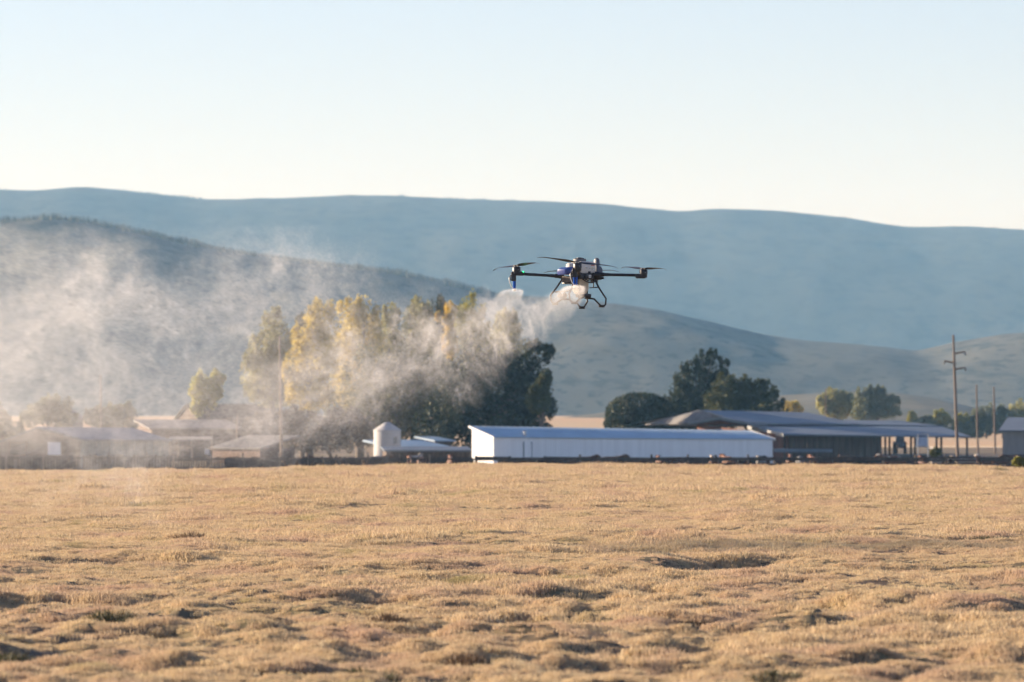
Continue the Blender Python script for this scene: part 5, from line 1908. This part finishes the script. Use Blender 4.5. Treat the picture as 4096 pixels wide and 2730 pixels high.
def grass_mat():
    m = bpy.data.materials.new('dry_grass')
    m.use_nodes = True
    nt = m.node_tree
    L = nt.links
    b = nt.nodes['Principled BSDF']
    b.inputs['Roughness'].default_value = .7
    b.inputs['Specular IOR Level'].default_value = .25
    oi = nt.nodes.new('ShaderNodeObjectInfo')
    ge = nt.nodes.new('ShaderNodeNewGeometry')
    mp = nt.nodes.new('ShaderNodeMapping')
    mp.inputs['Scale'].default_value = (.55, .22, .3)
    L.new(ge.outputs['Position'], mp.inputs['Vector'])
    nz = nt.nodes.new('ShaderNodeTexNoise')
    nz.inputs['Scale'].default_value = 1
    nz.inputs['Detail'].default_value = 5
    nz.inputs['Roughness'].default_value = .6
    L.new(mp.outputs[0], nz.inputs['Vector'])
    ramp = nt.nodes.new('ShaderNodeValToRGB')
    e = ramp.color_ramp.elements
    e[0].position, e[0].color = .0, (0.551, 0.432, 0.260, 1)
    e[1].position, e[1].color = 1.0, (0.700, 0.576, 0.364, 1)
    for p_, c_ in ((.3, (0.594, 0.444, 0.286, 1)), (.5, (0.615, 0.492, 0.286, 1)), (.7, (0.488, 0.360, 0.221, 1))):
        x = e.new(p_)
        x.color = c_
    L.new(oi.outputs['Random'], ramp.inputs['Fac'])
    # greener and redder patches
    g = nt.nodes.new('ShaderNodeMapRange')
    g.inputs['From Min'].default_value, g.inputs['From Max'].default_value = .60, .76
    L.new(nz.outputs['Fac'], g.inputs['Value'])
    mx = nt.nodes.new('ShaderNodeMix'); mx.data_type = 'RGBA'
    L.new(g.outputs[0], mx.inputs['Factor'])
    L.new(ramp.outputs[0], mx.inputs[6])
    mx.inputs[7].default_value = (.30, .27, .11, 1)
    g2 = nt.nodes.new('ShaderNodeMapRange')
    g2.inputs['From Min'].default_value, g2.inputs['From Max'].default_value = .50, .34
    L.new(nz.outputs['Fac'], g2.inputs['Value'])
    mx2 = nt.nodes.new('ShaderNodeMix'); mx2.data_type = 'RGBA'
    L.new(g2.outputs[0], mx2.inputs['Factor'])
    L.new(mx.outputs[2], mx2.inputs[6])
    mx2.inputs[7].default_value = (.52, .37, .26, 1)
    L.new(mx2.outputs[2], b.inputs['Base Color'])
    tr = nt.nodes.new('ShaderNodeBsdfTranslucent')
    L.new(mx2.outputs[2], tr.inputs['Color'])
    ms = nt.nodes.new('ShaderNodeMixShader')
    ms.inputs[0].default_value = .35
    L.new(b.outputs[0], ms.inputs[1])
    L.new(tr.outputs[0], ms.inputs[2])
    L.new(ms.outputs[0], nt.nodes['Material Output'].inputs['Surface'])
    return m
M_GRASS = grass_mat()
tufts = bpy.data.collections.new('grass_tufts')
for i in range(8):
    me = tuft_mesh('grass_tuft', 50 + i, (46, 46, 46, 46, 46, 46, 46, 12)[i], .028, (.07, .08, .062, .09, .075, .06, .085, .14)[i], .11, .9, .0035, M_GRASS)
    tufts.objects.link(bpy.data.objects.new('tuft_%d' % i, me))

def scatter(n, y0, y1, hw):
    """points whose number per square metre falls with distance"""
    # density ~ 1/Y below the horizon of the frame keeps the count per picture row steady
    Y = np.exp(rng.uniform(math.log(y0), math.log(y1), n))
    X = rng.uniform(-hw, hw, n) * Y
    return X, Y

def grass_points():
    Xs, Ys, Ss = [], [], []
    for y0, y1, dens, s in ((33, 60, 300, .62), (60, 90, 250, .66), (90, 130, 145, .8), (130, 180, 52, 1.15), (180, 262, 32, 1.3)):
        hw = .112
        area = hw * (y1 ** 2 - y0 ** 2)
        n = int(area * dens)
        Y = np.sqrt(rng.uniform(y0 ** 2, y1 ** 2, n))
        X = rng.uniform(-hw, hw, n) * Y
        # thinner and taller in patches
        c = fbm(X / .9 + 5, Y / 1.6, 3, 77)
        keep = rng.random(n) < np.clip(.55 + 2.0 * (c - .3), .4, 1)
        bare = fbm(X / .8 + 31, Y / 1.3, 3, 55)
        keep &= (bare > .40) | (rng.random(n) < .3)
        pit = np.zeros(n)
        for fx, fy, w_, d_, h_ in _feat:
            if h_ < -.12:
                pit = np.maximum(pit, np.exp(-(((X - fx) / w_) ** 2 + ((Y - fy) / d_) ** 2) ** 1.8))
        keep &= (pit < .45) | (rng.random(n) < .5)
        X, Y, c = X[keep], Y[keep], c[keep]
        sc = s * rng.uniform(.7, 1.15, len(X)) * (.72 + .6 * np.clip((c - .3) / .4, 0, 1))
        # dark weedy clumps here and there
        w = fbm(X / 2.3 + 50, Y / 5.0, 2, 31)
        sc *= 1 + .7 * (w > .66)
        Xs.append(X); Ys.append(Y); Ss.append(sc)
    X, Y, S = np.concatenate(Xs), np.concatenate(Ys), np.concatenate(Ss)
    return X, Y, terrain(X, Y), S
gx, gy, gz, gs = grass_points()
gm = bpy.data.meshes.new('grass')
gm.vertices.add(len(gx))
gm.vertices.foreach_set('co', np.stack([gx, gy, gz], -1).astype(np.float32).ravel())
a = gm.attributes.new('size', 'FLOAT', 'POINT'); a.data.foreach_set('value', gs.astype(np.float32))
a = gm.attributes.new('turn', 'FLOAT', 'POINT'); a.data.foreach_set('value', rng.uniform(0, 6.283, len(gx)).astype(np.float32))
a = gm.attributes.new('pick', 'INT', 'POINT'); a.data.foreach_set('value', rng.integers(0, 8, len(gx)).astype(np.int32))
grass = bpy.data.objects.new('grass', gm)
COL.objects.link(grass)
tag(grass, 'short dry tan stubble grass covering the hummocky field', kind='stuff')

def scatter_nodes(coll):
    ng = bpy.data.node_groups.new('grass_scatter', 'GeometryNodeTree')
    ng.interface.new_socket('Geometry', in_out='INPUT', socket_type='NodeSocketGeometry')
    ng.interface.new_socket('Geometry', in_out='OUTPUT', socket_type='NodeSocketGeometry')
    N, L = ng.nodes, ng.links
    gi, go = N.new('NodeGroupInput'), N.new('NodeGroupOutput')
    ci = N.new('GeometryNodeCollectionInfo')
    ci.inputs['Collection'].default_value = coll
    ci.inputs['Separate Children'].default_value = True
    ci.inputs['Reset Children'].default_value = True
    ip = N.new('GeometryNodeInstanceOnPoints')
    ip.inputs['Pick Instance'].default_value = True
    def attr(name, typ):
        n = N.new('GeometryNodeInputNamedAttribute')
        n.data_type = typ
        n.inputs['Name'].default_value = name
        return n.outputs[0]
    L.new(gi.outputs[0], ip.inputs['Points'])
    L.new(ci.outputs[0], ip.inputs['Instance'])
    L.new(attr('pick', 'INT'), ip.inputs['Instance Index'])
    cx = N.new('ShaderNodeCombineXYZ')
    L.new(attr('turn', 'FLOAT'), cx.inputs['Z'])
    L.new(cx.outputs[0], ip.inputs['Rotation'])
    cs = N.new('ShaderNodeCombineXYZ')
    s = attr('size', 'FLOAT')
    for k in 'XYZ':
        L.new(s, cs.inputs[k])
    L.new(cs.outputs[0], ip.inputs['Scale'])
    L.new(ip.outputs[0], go.inputs[0])
    return ng
md = grass.modifiers.new('scatter', 'NODES')
md.node_group = scatter_nodes(tufts)
print('grass tufts', len(gx))

# ------------------------------------------------------------------ single clumps that stand out of the stubble
M_WEED = mat('brown_weed_stalks', (.15, .10, .06), .8, var=.3, scale=9, trans=.25)
M_SEDGE = mat('dark_green_sedge', (.085, .080, .038), .7, var=.3, scale=9, trans=.3)
CLUMPS = [  # px, py, radius, height, blades, material, label
    (770, 2168, .34, .20, 420, M_WEED, 'dark brown weed clump, tallest in the sharp left half of the field'),
    (900, 2180, .40, .11, 320, M_WEED, 'low brown weed patch trailing right of the tallest left clump'),
    (1850, 2182, .30, .13, 300, M_SEDGE, 'dark green weed tuft near the middle of the sharp field'),
    (1470, 2722, .26, .15, 520, M_SEDGE, 'blurred dark green tussock cut by the bottom edge, left of the middle'),
    (20, 2640, .26, .14, 420, M_SEDGE, 'blurred dark tussock at the left edge near the bottom'),
    (430, 2520, .30, .15, 420, M_SEDGE, 'blurred green-brown tussock on the left foreground mound'),
    (1560, 2520, .22, .12, 300, M_WEED, 'blurred brown tuft in the centre-left foreground'),
    (1860, 2640, .22, .13, 320, M_WEED, 'blurred brown tuft low in the middle foreground'),
    (3100, 2722, .26, .10, 420, M_SEDGE, 'blurred dark tussock cut by the bottom edge, right of the middle'),
    (3960, 2590, .26, .10, 320, M_SEDGE, 'blurred dark tuft near the right edge of the foreground'),
    (2400, 2152, .34, .10, 260, M_WEED, 'low brown weed patch below the drone'),
    (3980, 2175, .60, .12, 520, M_SEDGE, 'long dark green weed patch at the right edge of the field'),
    (1250, 2400, .26, .12, 300, M_WEED, 'blurred brown tuft left of the middle in the near field'),
]
for px, py, rad, h, n, m, lb in CLUMPS:
    Y = CAMH * F / (py - HORIZON)
    x = (px - 2048) / F * Y
    r2 = random.Random(px)
    V, Fc = [], []
    for k in range(n):
        a, rr = r2.uniform(0, 2 * math.pi), rad * math.sqrt(r2.random()) * r2.uniform(.5, 1)
        bx, by = rr * math.cos(a), rr * math.sin(a) * 1.2
        hh = h * r2.uniform(.35, 1.1) * (1 - .5 * rr / rad)
        la, ln = r2.uniform(0, 2 * math.pi), hh * r2.uniform(.1, .8)
        tx, ty = bx + ln * math.cos(la) + .25 * bx, by + ln * math.sin(la)
        z0 = float(0)
        fa = r2.uniform(0, math.pi)
        dx, dy = .005 * math.cos(fa), .005 * math.sin(fa)
        o = len(V)
        V += [(bx - dx, by - dy, -.05), (bx + dx, by + dy, -.05), (lerp(bx, tx, .4) + dx, lerp(by, ty, .4) + dy, hh * .6), (lerp(bx, tx, .4) - dx, lerp(by, ty, .4) - dy, hh * .6), (tx, ty, hh)]
        Fc += [(o, o + 1, o + 2, o + 3), (o + 3, o + 2, o + 4)]
    gzs = terrain(np.array([v[0] + x for v in V]), np.array([v[1] + Y for v in V]))
    zc = tz(x, Y)
    V = [(v[0], v[1], v[2] + g - zc) for v, g in zip(V, gzs)]
    me = bpy.data.meshes.new('weed_clump')
    me.from_pydata(V, [], Fc)
    o = link_mesh('weed_clump', me, m)
    o.location = (x, Y, zc)
    tag(o, lb, 'weeds', 'weed clumps standing out of the stubble')
